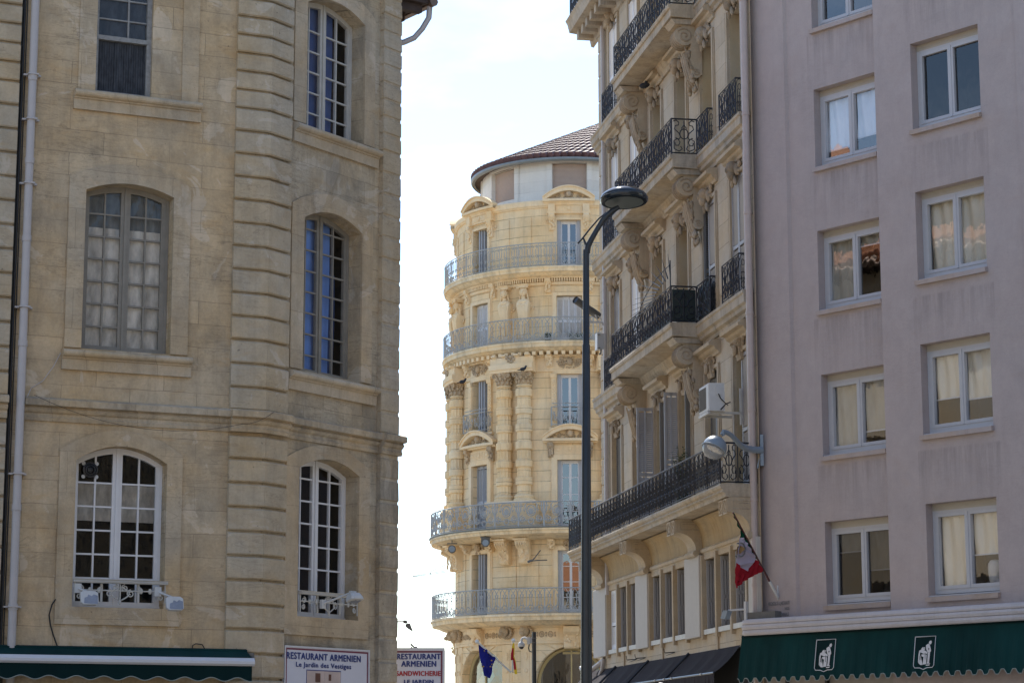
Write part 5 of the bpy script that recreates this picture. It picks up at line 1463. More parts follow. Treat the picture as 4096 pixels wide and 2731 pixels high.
for c in cp:
    for s in (-1, 1): rosettes('frieze_carving', c + s * 1.05 - .35, c + s * 1.05 + .4, 6.27, .06)
# small modillions under slab 2 over the windows, masks between
for u in cw:
    for s in (-1, 1):
        b = tb(); scrollbracket(b, u + s * .72, .22, 9.86, 9.50, .42); b.build('console', M['tower_trim'], tower)
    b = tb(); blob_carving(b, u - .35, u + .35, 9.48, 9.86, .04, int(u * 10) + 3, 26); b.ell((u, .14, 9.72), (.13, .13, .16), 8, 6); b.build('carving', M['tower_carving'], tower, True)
# raised frames and sunk joints, floor 1
for c in cp:
    z = 7.1; b = tb()
    while z < 9.2: b.prism(rect(c - .92, c - .02, z, z + .385), 0, .03); b.prism(rect(c + .02, c + .92, z, z + .385), 0, .03); z += .41
    b.build('rustication', M['tower'], tower)
# window surrounds
def tsurround(u, z0, z1, w=.16, n=.07, h=hw, m='tower_trim'):
    b = tb(); b.box(u - h - w, u - h, 0, n, z0, z1 + w, 1); b.box(u + h, u + h + w, 0, n, z0, z1 + w, 1); b.box(u - h, u + h, 0, n, z1, z1 + w, 4)
    b.box(u - h - w - .05, u - h - w, 0, n * .5, z0, z1 + w); b.box(u + h + w, u + h + w + .05, 0, n * .5, z0, z1 + w)
    return b.build('window_surround', M[m], tower)
def pediment(u, z, w, rise, n, seed, key='pediment'):
    """segmental pediment: base cornice, arched cornice, carved field"""
    b = tb(); h = w / 2
    b.prof([(0, z), (n * .5, z), (n * .6, z + .05), (n, z + .06), (n, z + .14), (n * .9, z + .17), (0, z + .18)], u - h, u + h, 8)
    k = 16
    A = [(u - h + w * i / k, z + .18 + rise * (1 - (2 * i / k - 1) ** 2)) for i in range(k + 1)]
    for p, q in zip(A, A[1:]):
        b.prism([(p[0], p[1] - .13), (q[0], q[1] - .13), (q[0], q[1] + .03), (p[0], p[1] + .03)], 0, n); b.prism([(p[0], p[1] + .03), (q[0], q[1] + .03), (q[0], q[1] + .08), (p[0], p[1] + .08)], 0, n + .05)
        b.prism([(p[0], z + .15), (q[0], z + .15), (q[0], q[1] - .1), (p[0], p[1] - .1)], 0, .05)
    p = b.build(key, M['tower_trim'], tower)
    b = tb(); b.ell((u, .14, z + .18 + rise * .42), (.12, .14, rise * .36), 9, 6)
    rnd = random.Random(seed)
    for j in range(12): a = 2 * pi * j / 12; b.ell((u + .14 * cos(a), .10, z + .18 + rise * .45 + rise * .38 * sin(a)), (.05, .06, .05), 5, 4)
    for s in (-1, 1):
        for d, r in ((.32, .10), (.52, .075), (.68, .05)):
            if d * 1.25 < h: b.tube([(u + s * (d * h / .75) + x, .09, z + .20 + r * 1.0 + y) for x, y in spiral(0, 0, min(r, rise * .3), .02, pi / 2, 1.5 * s, 8)], .024, 4)
        for j in range(9): b.ell((u + s * rnd.uniform(.15, h * .8), .07, z + .2 + rnd.uniform(.02, rise * .3)), (.04, .04, .03), 5, 4)
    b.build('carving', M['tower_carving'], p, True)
for u in cw:
    tsurround(u, 7.05, 9.46)
    tsurround(u, 10.3, 12.95, .2, .10)
    b = tb(); b.box(u - .62, u + .62, 0, .07, 13.16, 13.52, 5)
    for i in range(9): b.box(u - .42 + i * .1, u - .37 + i * .1, .07, .085, 13.22, 13.46)
    for x in (-.48, 0, .48): b.ell((u + x, .08, 13.34), (.07, .03, .07), 8, 4)
    b.build('frieze', M['tower_trim'], tower)
    for s in (-1, 1): b = tb(); scrollbracket(b, u + s * .74, .20, 13.62, 13.05, .26); b.build('console', M['tower_carving'], tower)
    pediment(u, 13.60, 2.02, .46, .34, int(u * 9) + 1)
    tsurround(u, 14.2, 16.32, .14, .06)
    b = tb()
    for s in (-1, 1):
        b.prism(rect(u + s * .62 - .09, u + s * .62 + .09, 14.25, 16.15), 0, .10)
        for j in range(26): b.ell((u + s * .62 + .03 * (-1) ** j, .105, 14.35 + j * .067), (.05, .022, .035), 5, 4)
        b.prof([(0, 16.15), (.13, 16.15), (.17, 16.3), (0, 16.32)], u + s * .62 - .12, u + s * .62 + .12)
    b.box(u - .8, u + .8, 0, .13, 14.12, 14.22, 5)
    b.build('window_pilaster', M['tower_trim'], tower)
    b = tb(); blob_carving(b, u - .62, u + .62, 16.55, 16.95, .05, int(u * 5) + 9, 40)
    for s in (-1, 1): b.tube([(u + s * .32 + x, .07, 16.73 + y) for x, y in spiral(0, 0, .15, .03, 0, 1.8 * s, 9)], .03, 4)
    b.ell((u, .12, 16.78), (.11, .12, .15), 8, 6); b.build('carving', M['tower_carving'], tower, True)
    tsurround(u, 17.6, 19.42, .14, .06)
    # floor 5 window head with consoles, roundel and arched pediment
    tsurround(u, 20.55, 22.46, .10, .06, .47)
    for s in (-1, 1):
        b = tb(); scrollbracket(b, u + s * .66, .22, 22.70, 22.05, .2); b.box(u + s * .66 - .13, u + s * .66 + .13, 0, .18, 22.78, 23.1); b.prof([(0, 22.7), (.2, 22.7), (.22, 22.78), (0, 22.8)], u + s * .66 - .16, u + s * .66 + .16)
        b.tube([(u + s * .86 + x, .03, 22.42 + y) for x, y in spiral(0, 0, .08, .02, 0, 1.4 * s, 8)], .022, 4)
        b.build('console', M['tower_trim'], tower)
    b = tb(); b.box(u - .52, u + .52, 0, .08, 22.72, 23.1, 4); b.box(u - .44, u + .44, .08, .10, 22.8, 23.02, 4); b.ell((u, .12, 22.91), (.09, .04, .09), 9, 5); b.build('frieze', M['tower_trim'], tower)
    pediment(u, 23.12, 1.95, .42, .30, int(u * 7) + 2)
for u in aw_:
    b = tb(); n = NA
    for q in (rect(u - 1.14, u - .90, 23.3, 25.17), rect(u + .90, u + 1.14, 23.3, 25.17)): b.prism(q, n, n + .06)
    b.box(u - .90, u + .90, n, n + .06, 25.05, 25.17, 8); b.box(u - 1.2, u - 1.14, n, n + .03, 23.3, 25.15); b.box(u + 1.14, u + 1.2, n, n + .03, 23.3, 25.15)
    b.build('window_surround', M['attic'], tower)
    b = tb(); z = 23.72
    while z < 25.02: b.prof([(n - .16, z), (n - .125, z + .006), (n - .12, z + .03), (n - .13, z + .044), (n - .16, z + .048)], u - .9, u + .9, 8); z += .05
    b.build('roller_shutter', M['roller'], tower)
# pedestal, engaged banded columns and capitals
def column(u, nm='column'):
    b = tb(); n0 = .20
    pr = []; fl = []
    def add(r, z, f=0): pr.append((r, z)); fl.append(f)
    for r, z in ((.40, 11.36), (.40, 11.44), (.36, 11.47), (.38, 11.53), (.36, 11.58), (.32, 11.62)): add(r, z)
    z = 11.62
    for i in range(6):
        add(.265, z, .10); add(.265, z + .36, .10); add(.27, z + .365)
        add(.315, z + .385); add(.32, z + .45); add(.32, z + .60); add(.315, z + .665); add(.27, z + .685); z += .69
    add(.255, z, .1); add(.255, 15.84, .1); add(.29, 15.85); add(.29, 15.9); add(.25, 15.92)
    b.lathe((u, n0), pr, 24, fl)
    c = b.build(nm, M['tower'], tower)
    b = tb(); b.lathe((u, n0), [(.25, 15.92), (.25, 16.1), (.29, 16.28), (.33, 16.36), (.33, 16.4)], 14)
    for row, (z, r, q) in enumerate(((15.98, .27, 10), (16.14, .29, 10))):
        for j in range(q): a = 2 * pi * (j + .5 * row) / q; b.ell((u + r * cos(a), n0 + r * sin(a), z + .05), (.06, .06, .10), 6, 4); b.ell((u + (r + .05) * cos(a), n0 + (r + .05) * sin(a), z + .14), (.04, .04, .035), 5, 4)
    for sx in (-1, 1): b.tube([(u + sx * .27 + x, n0 + .27, 16.30 + y) for x, y in spiral(0, 0, .095, .02, pi / 2, -1.5 * sx, 9)], .03, 4)
    b.ell((u, n0 + .33, 16.33), (.06, .05, .08), 6, 4)
    b.build('capital', M['tower_carving'], c, True)
for c in cp:
    for s in (-1, 1): column(c + s * D2(5.15))
    b = tb(); b.box(c - .95, c + .95, 0, .64, 10.3, 11.2, 8); b.prof([(0, 11.2), (.68, 11.2), (.70, 11.28), (.66, 11.36), (0, 11.36)], c - .98, c + .98, 8); b.build('pedestal', M['tower_trim'], tower)
    b = tb(); b.prof([(0, 16.4), (.54, 16.4), (.56, 16.5), (.60, 16.52), (.60, 16.72), (.5, 16.74), (.5, 17.0), (0, 17.0)], c - .86, c + .86, 8); b.build('entablature_block', M['tower_trim'], tower)
    for x in (-.66, -.25, .25, .66): b = tb(); scrollbracket(b, c + x, .17, 17.1, 16.76, .62); b.build('console', M['tower_trim'], tower)
    b = tb(); blob_carving(b, c - .2, c + .2, 16.78, 17.0, .5, 77, 12); b.build('carving', M['tower_carving'], tower, True)
ring([(-.05, 16.42), (.06, 16.42), (.07, 16.5), (.04, 16.52), (.04, 16.98), (.12, 17.0), (.14, 17.06), (-.05, 17.06)], M['tower_trim'], 'entablature')
b = tb(); u = US
while u < UE: b.box(u, u + .13, .0, .46, 17.03, 17.17); u += .268
b.build('modillions', M['tower_trim'], tower)
for u in cw:
    for s in (-1, 1): b = tb(); scrollbracket(b, u + s * .78, .22, 17.05, 16.6, .3); b.build('console', M['tower_trim'], tower)
# floor 4: dentils, panels, carved herm figures
ring([(-.05, 19.86), (.05, 19.86), (.08, 19.92), (.08, 19.97), (-.05, 19.97)], M['tower_trim'], 'entablature')
ring([(-.05, 20.12), (.16, 20.12), (.2, 20.2), (-.05, 20.2)], M['tower_trim'], 'entablature')
b = tb(); u = US
while u < UE: b.box(u, u + .05, .0, .15, 19.98, 20.12); u += .095
b.build('dentils', M['tower_trim'], tower)
for u in cw:
    b = tb(); b.box(u - .55, u + .55, 0, .03, 19.58, 19.8, 4); b.build('wall_panel', M['tower'], tower)
    for s in (-1, 1): b = tb(); b.prism(rect(u + s * .98 - .16, u + s * .98 + .16, 17.75, 19.35), 0, .03); b.build('wall_panel', M['tower'], tower)
for u in cw:
    for s in (-1, 1): b = tb(); scrollbracket(b, u + s * .82, .2, 20.1, 19.55, .24); b.build('console', M['tower_trim'], tower)
def herm(u, turn):
    """carved bust on a tapering pillar"""
    b = tb()
    b.box(u - .20, u + .20, 0, .34, 17.55, 17.7)
    S = [(17.7, .15, .16), (18.3, .17, .26), (18.8, .20, .36), (19.05, .235, .38), (19.2, .24, .33)]
    for (za, wa, na), (zb, wb_, nb) in zip(S, S[1:]):
        a = [b.v(u - wa, 0, za), b.v(u - wa, na - .04, za), b.v(u - wa + .05, na, za), b.v(u + wa - .05, na, za), b.v(u + wa, na - .04, za), b.v(u + wa, 0, za)]
        c = [b.v(u - wb_, 0, zb), b.v(u - wb_, nb - .04, zb), b.v(u - wb_ + .05, nb, zb), b.v(u + wb_ - .05, nb, zb), b.v(u + wb_, nb - .04, zb), b.v(u + wb_, 0, zb)]
        for j in range(5): b.f.append([a[j], a[j + 1], c[j + 1], c[j]])
    b.box(u - .05, u + .05, .2, .30, 17.9, 18.5); b.ell((u, .30, 18.25), (.06, .05, .06), 8, 5)
    b.ell((u, .20, 19.2), (.25, .19, .14), 12, 7); b.ell((u - .1, .33, 19.08), (.09, .07, .08), 7, 5); b.ell((u + .1, .33, 19.08), (.09, .07, .08), 7, 5)   # shoulders, chest
    for i in range(9): a = -1.3 + 2.6 * i / 8; b.ell((u + .2 * sin(a), .30 + .05 * cos(a), 19.13 - .10 * cos(a)), (.045, .04, .03), 5, 4)
    b.lathe((u, .21), [(.10, 19.24), (.075, 19.34), (.085, 19.42)], 10)                                                  # neck
    hx = u + turn * .02
    b.ell((hx, .25, 19.58), (.115, .135, .17), 12, 9)                                                                        # head
    b.ell((hx + turn * .035, .385, 19.56), (.018, .03, .045), 6, 5); b.ell((hx + turn * .03, .365, 19.485), (.04, .02, .012), 6, 4); b.ell((hx + turn * .03, .35, 19.44), (.04, .03, .03), 6, 4)
    for s in (-1, 1): b.ell((hx + s * .05 + turn * .03, .365, 19.60), (.022, .012, .012), 6, 4); b.ell((hx + s * .05 + turn * .03, .368, 19.63), (.032, .014, .010), 6, 4)
    for i in range(16): a = -.4 + (pi + .8) * i / 15; b.ell((hx + .125 * cos(a), .24, 19.60 + .15 * sin(a)), (.045, .075, .045), 6, 4)   # hair
    for s in (-1, 1):
        for j in range(4): b.ell((hx + s * (.13 + .02 * j), .16, 19.52 - .09 * j), (.04, .06, .06), 6, 4)
    b.box(u - .17, u + .17, 0, .34, 19.76, 19.83); b.prof([(0, 19.83), (.34, 19.83), (.40, 19.9), (0, 19.92)], u - .22, u + .22)
    for s in (-1, 1): b.tube([(u + s * .17 + x, .36, 19.78 + y) for x, y in spiral(0, 0, .06, .015, 0, 1.4 * s, 8)], .02, 4)
    b.tube([(u + .26 + x, .05, 18.95 + y) for x, y in spiral(0, 0, .11, .02, 0, 1.5, 8)], .025, 4)
    b.build('herm_figure', M['tower_trim'], tower, True)
for c in cp:
    for s in (-1, 1): herm(c + s * D2(5.0), -1 if s < 0 else .3)
# floor 5 strips, cornice
for c in cp:
    for x in (-.55, .42): b = tb(); b.prism(rect(c + x - .24, c + x + .24, 20.6, 22.62), 0, .035); b.build('wall_panel', M['tower'], tower)
ring([(-1.2, 22.98), (.05, 22.98), (.07, 23.02), (.12, 23.05), (.13, 23.22), (.10, 23.28), (-1.2, 23.32)], M['tower_trim'], 'cornice')
# windows and shutters
def twin(u, z0, z1, kind, h=hw):
    n = -.22; b = tb()
    if kind in ('blue', 'rows'):
        for q in (rect(u - h, u - h + .13, z0, z1), rect(u + h - .13, u + h, z0, z1)): b.prism(q, n - .03, n + .14)
        o = b.build('shutter', M['shutter_tower'], tower); b = tb()
        h2 = h - .13
        for q in (rect(u - h2, u - h2 + .06, z0, z1), rect(u + h2 - .06, u + h2, z0, z1), rect(u - .05, u + .05, z0, z1), rect(u - h2, u + h2, z0, z0 + .15), rect(u - h2, u + h2, z1 - .13, z1)): b.prism(q, n - .03, n + .03)
        if kind == 'rows':
            for i in range(1, 4): zz = z0 + (z1 - z0) * i / 4; b.box(u - h2, u + h2, n - .02, n + .02, zz - .015, zz + .015)
        w = b.build('window', M['frame_white'], tower); b = tb()
        b.face(*[(a, n, z) for a, z in rect(u - h2 + .05, u + h2 - .05, z0 + .1, z1 - .1)]); b.build('pane', M['glass_sky'], w)
    elif kind in ('pale', 'closed'):
        for i in range(4):
            a = u - h + i * h / 2; c = a + h / 2 - .008; s = .035
            dn = .03 * (i % 2)
            b.box(a, a + s, n + dn, n + .04 + dn, z0 + .02, z1 - .01); b.box(c - s, c, n + dn, n + .04 + dn, z0 + .02, z1 - .01)
            zm = z0 + (z1 - z0) * .45
            for za, zb in ((z0 + .02, z0 + .14), (z1 - .12, z1 - .01), (zm - .05, zm + .05)): b.box(a + s, c - s, n + dn, n + .038 + dn, za, zb)
            z = z0 + .14
            while z < z1 - .15: b.prof([(n + .0 + dn, z), (n + .006 + dn, z - .004), (n + .034 + dn, z + .034), (n + .028 + dn, z + .038)], a + s, c - s); z += .05
        w = b.build('shutter_pair', M['shutter_pale' if kind == 'pale' else 'shutter_tower'], tower)
    elif kind == 'ajar':
        for i, (x, nn) in enumerate(((-.16, .0), (-.06, .0), (.06, -.02))):
            b.box(u + x, u + x + .05, n - .05, n + .18 - .04 * i, z0, z1)
        b.box(u + .20, u + h, n - .03, n + .02, z1 - .18, z1)
        w = b.build('shutter', M['shutter_tower'], tower); b = tb()
        b.face(*[(a, n - .06, z) for a, z in rect(u - h, u + h, z0, z1)]); b.build('pane', M['glass_dark'], w)
    b = tb(); r = rect(u - h - .05, u + h + .05, z0 - .05, z1 + .05); b.reveal(r, -.3, -1.0); b.face(*[(a, -1.0, z) for a, z in r]); b.build('dark_room', M['void'], tower)
KIND = {0: ('rows', 'rows', 'blue', 'pale', 'blue'), 1: ('ajar', 'closed', 'ajar', 'pale', 'ajar'), 2: ('closed',) * 5, 3: ('closed',) * 5}
Z5 = ((7.08, 9.46), (10.32, 12.95), (14.22, 16.32), (17.62, 19.42), (20.6, 22.46))
for i, u in enumerate(cw):
    for k, (z0, z1) in enumerate(Z5): twin(u, z0, z1, KIND[i][k], .47 if k == 4 else hw)
# railings
def trail(z, n, h, kind, mod, r, us, ue, posts=4, z_off=0):
    L = (ue - us) * (4.6 + n) / 4.6
    f = lambda s: (us + (ue - us) * s / L, n, z)
    return railing(TW, f, L, h, kind, mod, M['iron_grey'], tower, r=r, rail=.022, posts=posts)
trail(7.0, .98, .96, 'T', .36, .012, US, D2(40)); trail(10.3, 1.04, .94, 'M', 1.05, .018, US, D2(40), 1)
trail(17.55, .56, .92, 'T', .40, .012, US, D2(40)); trail(20.52, .52, .92, 'V', .34, .012, US, D2(40), 4)
for u in cw[:3]:
    for (p, q) in (((u - .72, .05), (u - .66, .36)), ((u - .66, .36), (u + .66, .36)), ((u + .66, .36), (u + .72, .05))):
        f, L = run((p[0], p[1], 14.24), (q[0], q[1], 14.24)); railing(TW, f, L, .74, 'B', .62 if L > .6 else .4, M['iron_grey'], tower, r=.014)
    b = tb(); b.tube([(u - .66 + 1.32 * i / 6, .3, 15.12) for i in range(7)], .016, 4); b.build('rail_bar', M['iron_grey'], tower)
# eave gutter, roof with rows of barrel tiles
RG = -.60
ring([(RG - .12, 25.06), (RG, 25.04), (RG + .05, 25.1), (RG + .05, 25.18), (RG - .02, 25.2), (RG - .12, 25.18)], M['zinc'], 'gutter', US, UE)
ring([(-1.1, 25.14), (RG - .1, 25.15), (RG - .1, 25.19), (-1.1, 25.2)], M['wood_soffit'], 'soffit', US, UE)
AP = Vector((4.4, 6.0, 30.4))
def tip_(th): return Vector(((4.58 + RG) * sin(th), -(4.58 + RG) * cos(th), 25.2))
b = MB(TW); b.fr = type('L', (), {'M': TW.M, 'map': staticmethod(lambda u, n, z: (u, n, z))})
K = 80; ths = [R(-115) + R(190) * i / K for i in range(K + 1)]
for a, c in zip(ths, ths[1:]): b.face(tuple(tip_(a)), tuple(tip_(c)), tuple(AP + Vector((0, 0, -.05))))
e0, e1 = tip_(ths[0]), tip_(ths[-1]); b.face(tuple(e1), (14, 10, 25.16), tuple(AP)); b.face(tuple(e0), (-4.7, 10, 25.16), tuple(AP)); b.face((-4.7, 10, 25.16), (14, 10, 25.16), tuple(AP))
b.build('roof', M['tile'], tower)
b2 = MB(); b2.fr = b.fr
for i in range(46):
    th = R(-112) + R(180) * i / 45; p = tip_(th) + Vector((0, 0, .03)); L = (AP - p)
    st = 20; q0 = p + L.normalized() * .02
    for j in range(st):
        t0, t1 = j / st, (j + 1.12) / st
        a, c = q0 + L * t0, q0 + L * min(.98, t1)
        r = .135 * (1 - .9 * t0) + .012
        b2.tube([tuple(a + Vector((0, 0, .035))), tuple(c)], [r * 1.1, r * .9], 6)
b2.build('roof_tiles', M['tile'], tower, True)
# body behind
b = MB(); b.fr = b2.fr
c0, c1 = (4.6 * sin(R(-115)), -4.6 * cos(R(-115))), (4.6 * sin(R(75)), -4.6 * cos(R(75)))
for z0, z1, pts in ((0, 25.1, [c0, (-4.55, 10), (16, 12), (14, -1.5), c1]),):
    for p, q in zip(pts, pts[1:]): b.face((*p, z0), (*q, z0), (*q, z1), (*p, z1))
b.build('side_wall', M['tower'], tower)
# spotlights, clocks-like floodlights under the second slab, speaker arm
for (x, y, lab) in ((1808, 2195, 'round floodlight under the lower curved balcony at its far left end'), (1942, 2170, 'round floodlight in a square frame under the curved balcony, beside the scroll consoles')):
    r = ray(x, y); Yd = 87.6 if x > 1900 else 89.2; c = at(x, y, Yd)
    t = thing('floodlight', lab, 'floodlight', loc=c, group='round floodlights under the golden building balcony')
    b = MB(); b.tube([(c.x, c.y + .12, c.z), (c.x, c.y - .06, c.z)], .155, 14)
    if x > 1900: b.box(c.x - .17, c.x + .17, c.y - .02, c.y + .1, c.z - .05, c.z + .2)
    b.build('housing', M['grille'], t, False)
    b = MB(); b.tube([(c.x, c.y - .06, c.z), (c.x, c.y - .075, c.z)], .12, 14); b.build('lens', M['lamp_grey'], t)
    b = MB(); b.box(c.x - .2, c.x + .2, c.y + .02, c.y + .1, c.z + .2, c.z + .24); b.tube([(c.x, c.y + .05, c.z + .2), (c.x, c.y + .05, c.z + .45)], .02, 5); b.build('bracket', M['tubegrey'], t)
t = thing('wire_bracket', 'grey forked wire bracket standing out from the golden wall beside the lower right window', 'bracket', loc=at(2112, 2243, 86.4))
b = MB()
b.tube([tuple(at(2112, 2244, 86.2)), tuple(at(2145, 2240, 86.6)), tuple(at(2187, 2238.5, 87.3))], .022, 5); b.tube([tuple(at(2128, 2241, 86.4)), tuple(at(2139, 2230, 86.7)), tuple(at(2162, 2200, 87.3))], .022, 5); b.tube([tuple(at(2112, 2246, 86.2)), tuple(at(2126, 2240, 86.3))], .045, 5)
b.build('arm', M['grille'], t)
for i, (pts, lab) in enumerate((([(1785, 2257), (1760, 2268), (1726, 2283), (1721, 2290), (1722, 2297)], 'thin forked overhead wire sloping away from the left edge of the golden building'), ([(1650, 2303), (1721, 2291), (1785, 2281)], 'upper of two thin overhead wires crossing the sky left of the golden building'), ([(1650, 2306), (1722, 2296), (1785, 2286)], 'lower of two thin overhead wires crossing the sky left of the golden building'))):
    b = MB(); b.tube([tuple(at(x, y, 89.5)) for x, y in pts], .012, 4); tag(b.build('overhead_wire', M['grille']), lab, 'wire')
# window box pots behind the upper railing
for x, y, m, lab in ((2192, 1349, 'pot', 'dark green pot on the golden balcony left of the closed white shutters'), (2308, 1350, 'leaf', 'low green planter on the golden balcony in front of the closed white shutters')):
    t = thing('planter', lab, 'planter', loc=at(x, y, 87.25)); c = at(x, y, 87.25)
    b = MB(); w = .12 if m == 'pot' else .3
    b.box(c.x - w, c.x + w, c.y - .1, c.y + .1, c.z - .12, c.z + .04); b.box(c.x - w - .02, c.x + w + .02, c.y - .12, c.y + .12, c.z + .04, c.z + .08); b.build('box', M['pot'], t)
    b = MB(); rnd = random.Random(x)
    for j in range(40):
        p = c + Vector((rnd.uniform(-w, w), rnd.uniform(-.1, .1), .08)); d = Vector((rnd.uniform(-.06, .06), rnd.uniform(-.06, .06), rnd.uniform(.05, .16))); e = Vector((.02, 0, 0)); b.face(tuple(p - e), tuple(p + d), tuple(p + e))
    b.build('foliage', M['leaf'], t)
# ================================================================== street lamp in front
YP = 37.0
lp = thing('street_lamp', 'tall dark street lamp with a saucer shaped head on a bent arm', 'street lamp', loc=(at(2345, 2731, YP).x, YP, 0))
def L3(x, y, dy=0): return tuple(at(x, y, YP + dy))
t0 = Vector(L3(2344.5, 1000)); b0 = Vector(L3(2345.5, 2731)); dirp = (b0 - t0); gz = t0 + dirp * ((t0.z) / (t0.z - b0.z))
mpp = (Vector(L3(2400, 1365)) - Vector(L3(2300, 1365))).length / 100
b = MB(); hz = [0, .2, .4, .6, .8, 1]
b.tube([tuple(t0.lerp(gz, q)) for q in (0, .16, .161, .5, .85, 1)], [12.6 * mpp, 13.2 * mpp, 15.4 * mpp, 20 * mpp, 24 * mpp, 26 * mpp], 20); b.build('pole', M['pole'], lp, True)
b = MB(); b.tube([L3(2348, 1012), L3(2352, 985), L3(2366, 957), L3(2386, 922), L3(2408, 886), L3(2428, 862), L3(2452, 842), L3(2476, 828)], [12.5 * mpp, 12 * mpp, 11 * mpp, 10.5 * mpp, 11 * mpp, 12 * mpp, 12 * mpp, 9 * mpp], 14); b.build('arm', M['pole'], lp, True)
b = MB(); b.tube([L3(2311, 974), L3(2328, 956), L3(2360, 915), L3(2395, 875), L3(2425, 850)], [4 * mpp, 3.6 * mpp, 3.4 * mpp, 3.2 * mpp, 3 * mpp], 8); b.tube([L3(2333, 952), L3(2343, 978)], [3.6 * mpp, 5.5 * mpp], 8); b.build('stay', M['pole'], lp, True)
hc = Vector(L3(2496, 799)); RH = 97.5 * mpp
tl = Matrix.Rotation(R(-1.5), 3, 'Y') @ Matrix.Rotation(R(-4.5), 3, 'X')
def disc(pr, k=40):
    b = MB(); rg = [[b.v(*(hc + tl @ Vector((r * RH * cos(2 * pi * j / k), r * RH * sin(2 * pi * j / k), z * RH)))) for j in range(k)] for r, z in pr]
    for p, q in zip(rg, rg[1:]):
        for j in range(k): b.f.append([p[j], p[(j + 1) % k], q[(j + 1) % k], q[j]])
    b.f.append(rg[0]); b.f.append(rg[-1]); return b
disc([(.78, -.125), (.95, -.12), (1.0, -.06), (1.0, .03), (.975, .05), (.985, .07), (.97, .13), (.92, .20), (.84, .275), (.72, .35), (.56, .42), (.38, .47), (.2, .50), (.02, .51)]).build('lamp_head', M['lamp'], lp, True)
disc([(.80, -.135), (.5, -.14), (.02, -.145)]).build('lamp_lens', M['lamp_lens'], lp, True)
b = MB(); k = 40; b.tube([tuple(hc + tl @ Vector((.985 * RH * cos(2 * pi * j / k), .985 * RH * sin(2 * pi * j / k), .035 * RH))) for j in range(k + 1)], .012, 5); b.build('rim', M['pole'], lp, True)

# ---- dome camera on a short mast
YC_ = 62.0
C3 = lambda x, y, dy=0: tuple(at(x, y, YC_ + dy))
ms = thing('camera_mast', 'dark grey round mast standing in front of the golden building, right of the flags', 'mast', loc=(at(2136, 2731, YC_).x, YC_, 0))
t0 = Vector(C3(2136, 2526)); mp2 = (Vector(C3(2200, 2600)) - Vector(C3(2100, 2600))).length / 100
b = MB(); b.tube([(t0.x, t0.y, 0), tuple(t0)], [10 * mp2, 8.6 * mp2], 14); b.build('pole', M['pole'], ms, True)
b = MB()
for y in (2551, 2568): c = Vector(C3(2136, y)); b.tube([(c.x, c.y, c.z - .012), (c.x, c.y, c.z + .012)], 9.6 * mp2, 14)
b.build('clamp', M['grille'], ms)
sc = thing('security_camera', 'white dome security camera on a curved arm fixed to the grey mast', 'camera', loc=C3(2109, 2560))
b = MB(); p, q = Vector(C3(2109, 2575)), Vector(C3(2120, 2547)); b.box(p.x, q.x, p.y - .08, p.y + .08, p.z, q.z); b.box(q.x, t0.x - .05, p.y - .04, p.y + .04, p.z + .03, q.z - .01); b.build('mount', M['plastic'], sc)
b = MB(); b.tube([C3(2110, 2556), C3(2100, 2549), C3(2092, 2550), C3(2086, 2557), C3(2085, 2566)], .032, 8); b.build('arm', M['plastic'], sc, True)
c = Vector(C3(2085.5, 2577)); r = 14.2 * mp2
b = MB(); b.lathe((c.x, c.y), [(.35 * r, c.z + .85 * r), (.7 * r, c.z + .7 * r), (.95 * r, c.z + .25 * r), (r, c.z - .25 * r), (r, c.z - .45 * r), (.92 * r, c.z - .55 * r)], 18); b.build('housing', M['plastic'], sc, True)
b = MB(); b.ell((c.x, c.y, c.z - .55 * r), (.72 * r, .72 * r, .72 * r), 16, 10); b.build('dome', M['plastic_dark'], sc, True)
b = MB(); b.tube([C3(2117, 2575), C3(2114, 2590), C3(2117, 2602), C3(2127, 2606)], .018, 5); b.build('cable', M['cable'], sc)

# ---- tube spotlight and white box on the far corner of the beige building
def H3(x, y, n):
    u, z = HF.P(x, y, n); return HF.W(u, n, z)
YT = 61.5
T3 = lambda x, y, dy=0: tuple(at(x, y, YT + dy))
ts = thing('tube_spotlight', 'grey tube shaped spotlight on a bracket, partly behind the street lamp pole', 'spotlight', loc=T3(2400, 1288))
b = MB(); a_, e_ = Vector(T3(2301, 1199, -.25)), Vector(T3(2386, 1258, .25)); mp3 = (Vector(T3(2400, 1300)) - Vector(T3(2300, 1300))).length / 100
b.tube([tuple(a_), tuple(e_)], 15 * mp3, 18, False); b.tube([tuple(e_.lerp(a_, .3)), tuple(e_), tuple(e_ + (e_ - a_).normalized() * .08)], [16 * mp3, 16 * mp3, 15.4 * mp3], 10); b.build('tube', M['tubegrey'], ts, True)
b = MB(); b.tube([tuple(a_ + (e_ - a_) * .03), tuple(a_ + (e_ - a_) * .035)], 14.6 * mp3, 18); b.build('mouth', M['plastic_dark'], ts)
b = MB(); b.tube([T3(2381, 1258), T3(2390, 1283)], .022, 5); b.tube([T3(2350, 1250, .1), T3(2363, 1284, .1)], .022, 5); b.tube([T3(2391, 1262), T3(2403, 1272), T3(2407, 1284)], .01, 5)
b.tube([T3(2350, 1288), T3(2408, 1290.5)], .035, 6); b.tube([T3(2406, 1288), T3(2412, 1302)], .03, 5); b.build('bracket', M['frame_pale'], ts)
wb = thing('wall_box', 'white metal wall box at the far corner of the beige building', 'box', loc=T3(2400, 1370))
b = MB()
F_ = [(2380, 1338), (2389, 1331.5), (2389, 1396), (2380, 1404)]; S_ = [(2389, 1331.5), (2417, 1334), (2417, 1397), (2389, 1396)]
f = [T3(x, y, dy) for (x, y), dy in zip(F_, (.35, -.1, -.1, .35))]; s_ = [T3(x, y, dy) for (x, y), dy in zip(S_, (-.1, .05, .05, -.1))]
bk = [T3(2408, 1340, .5), T3(2408, 1398, .5)]
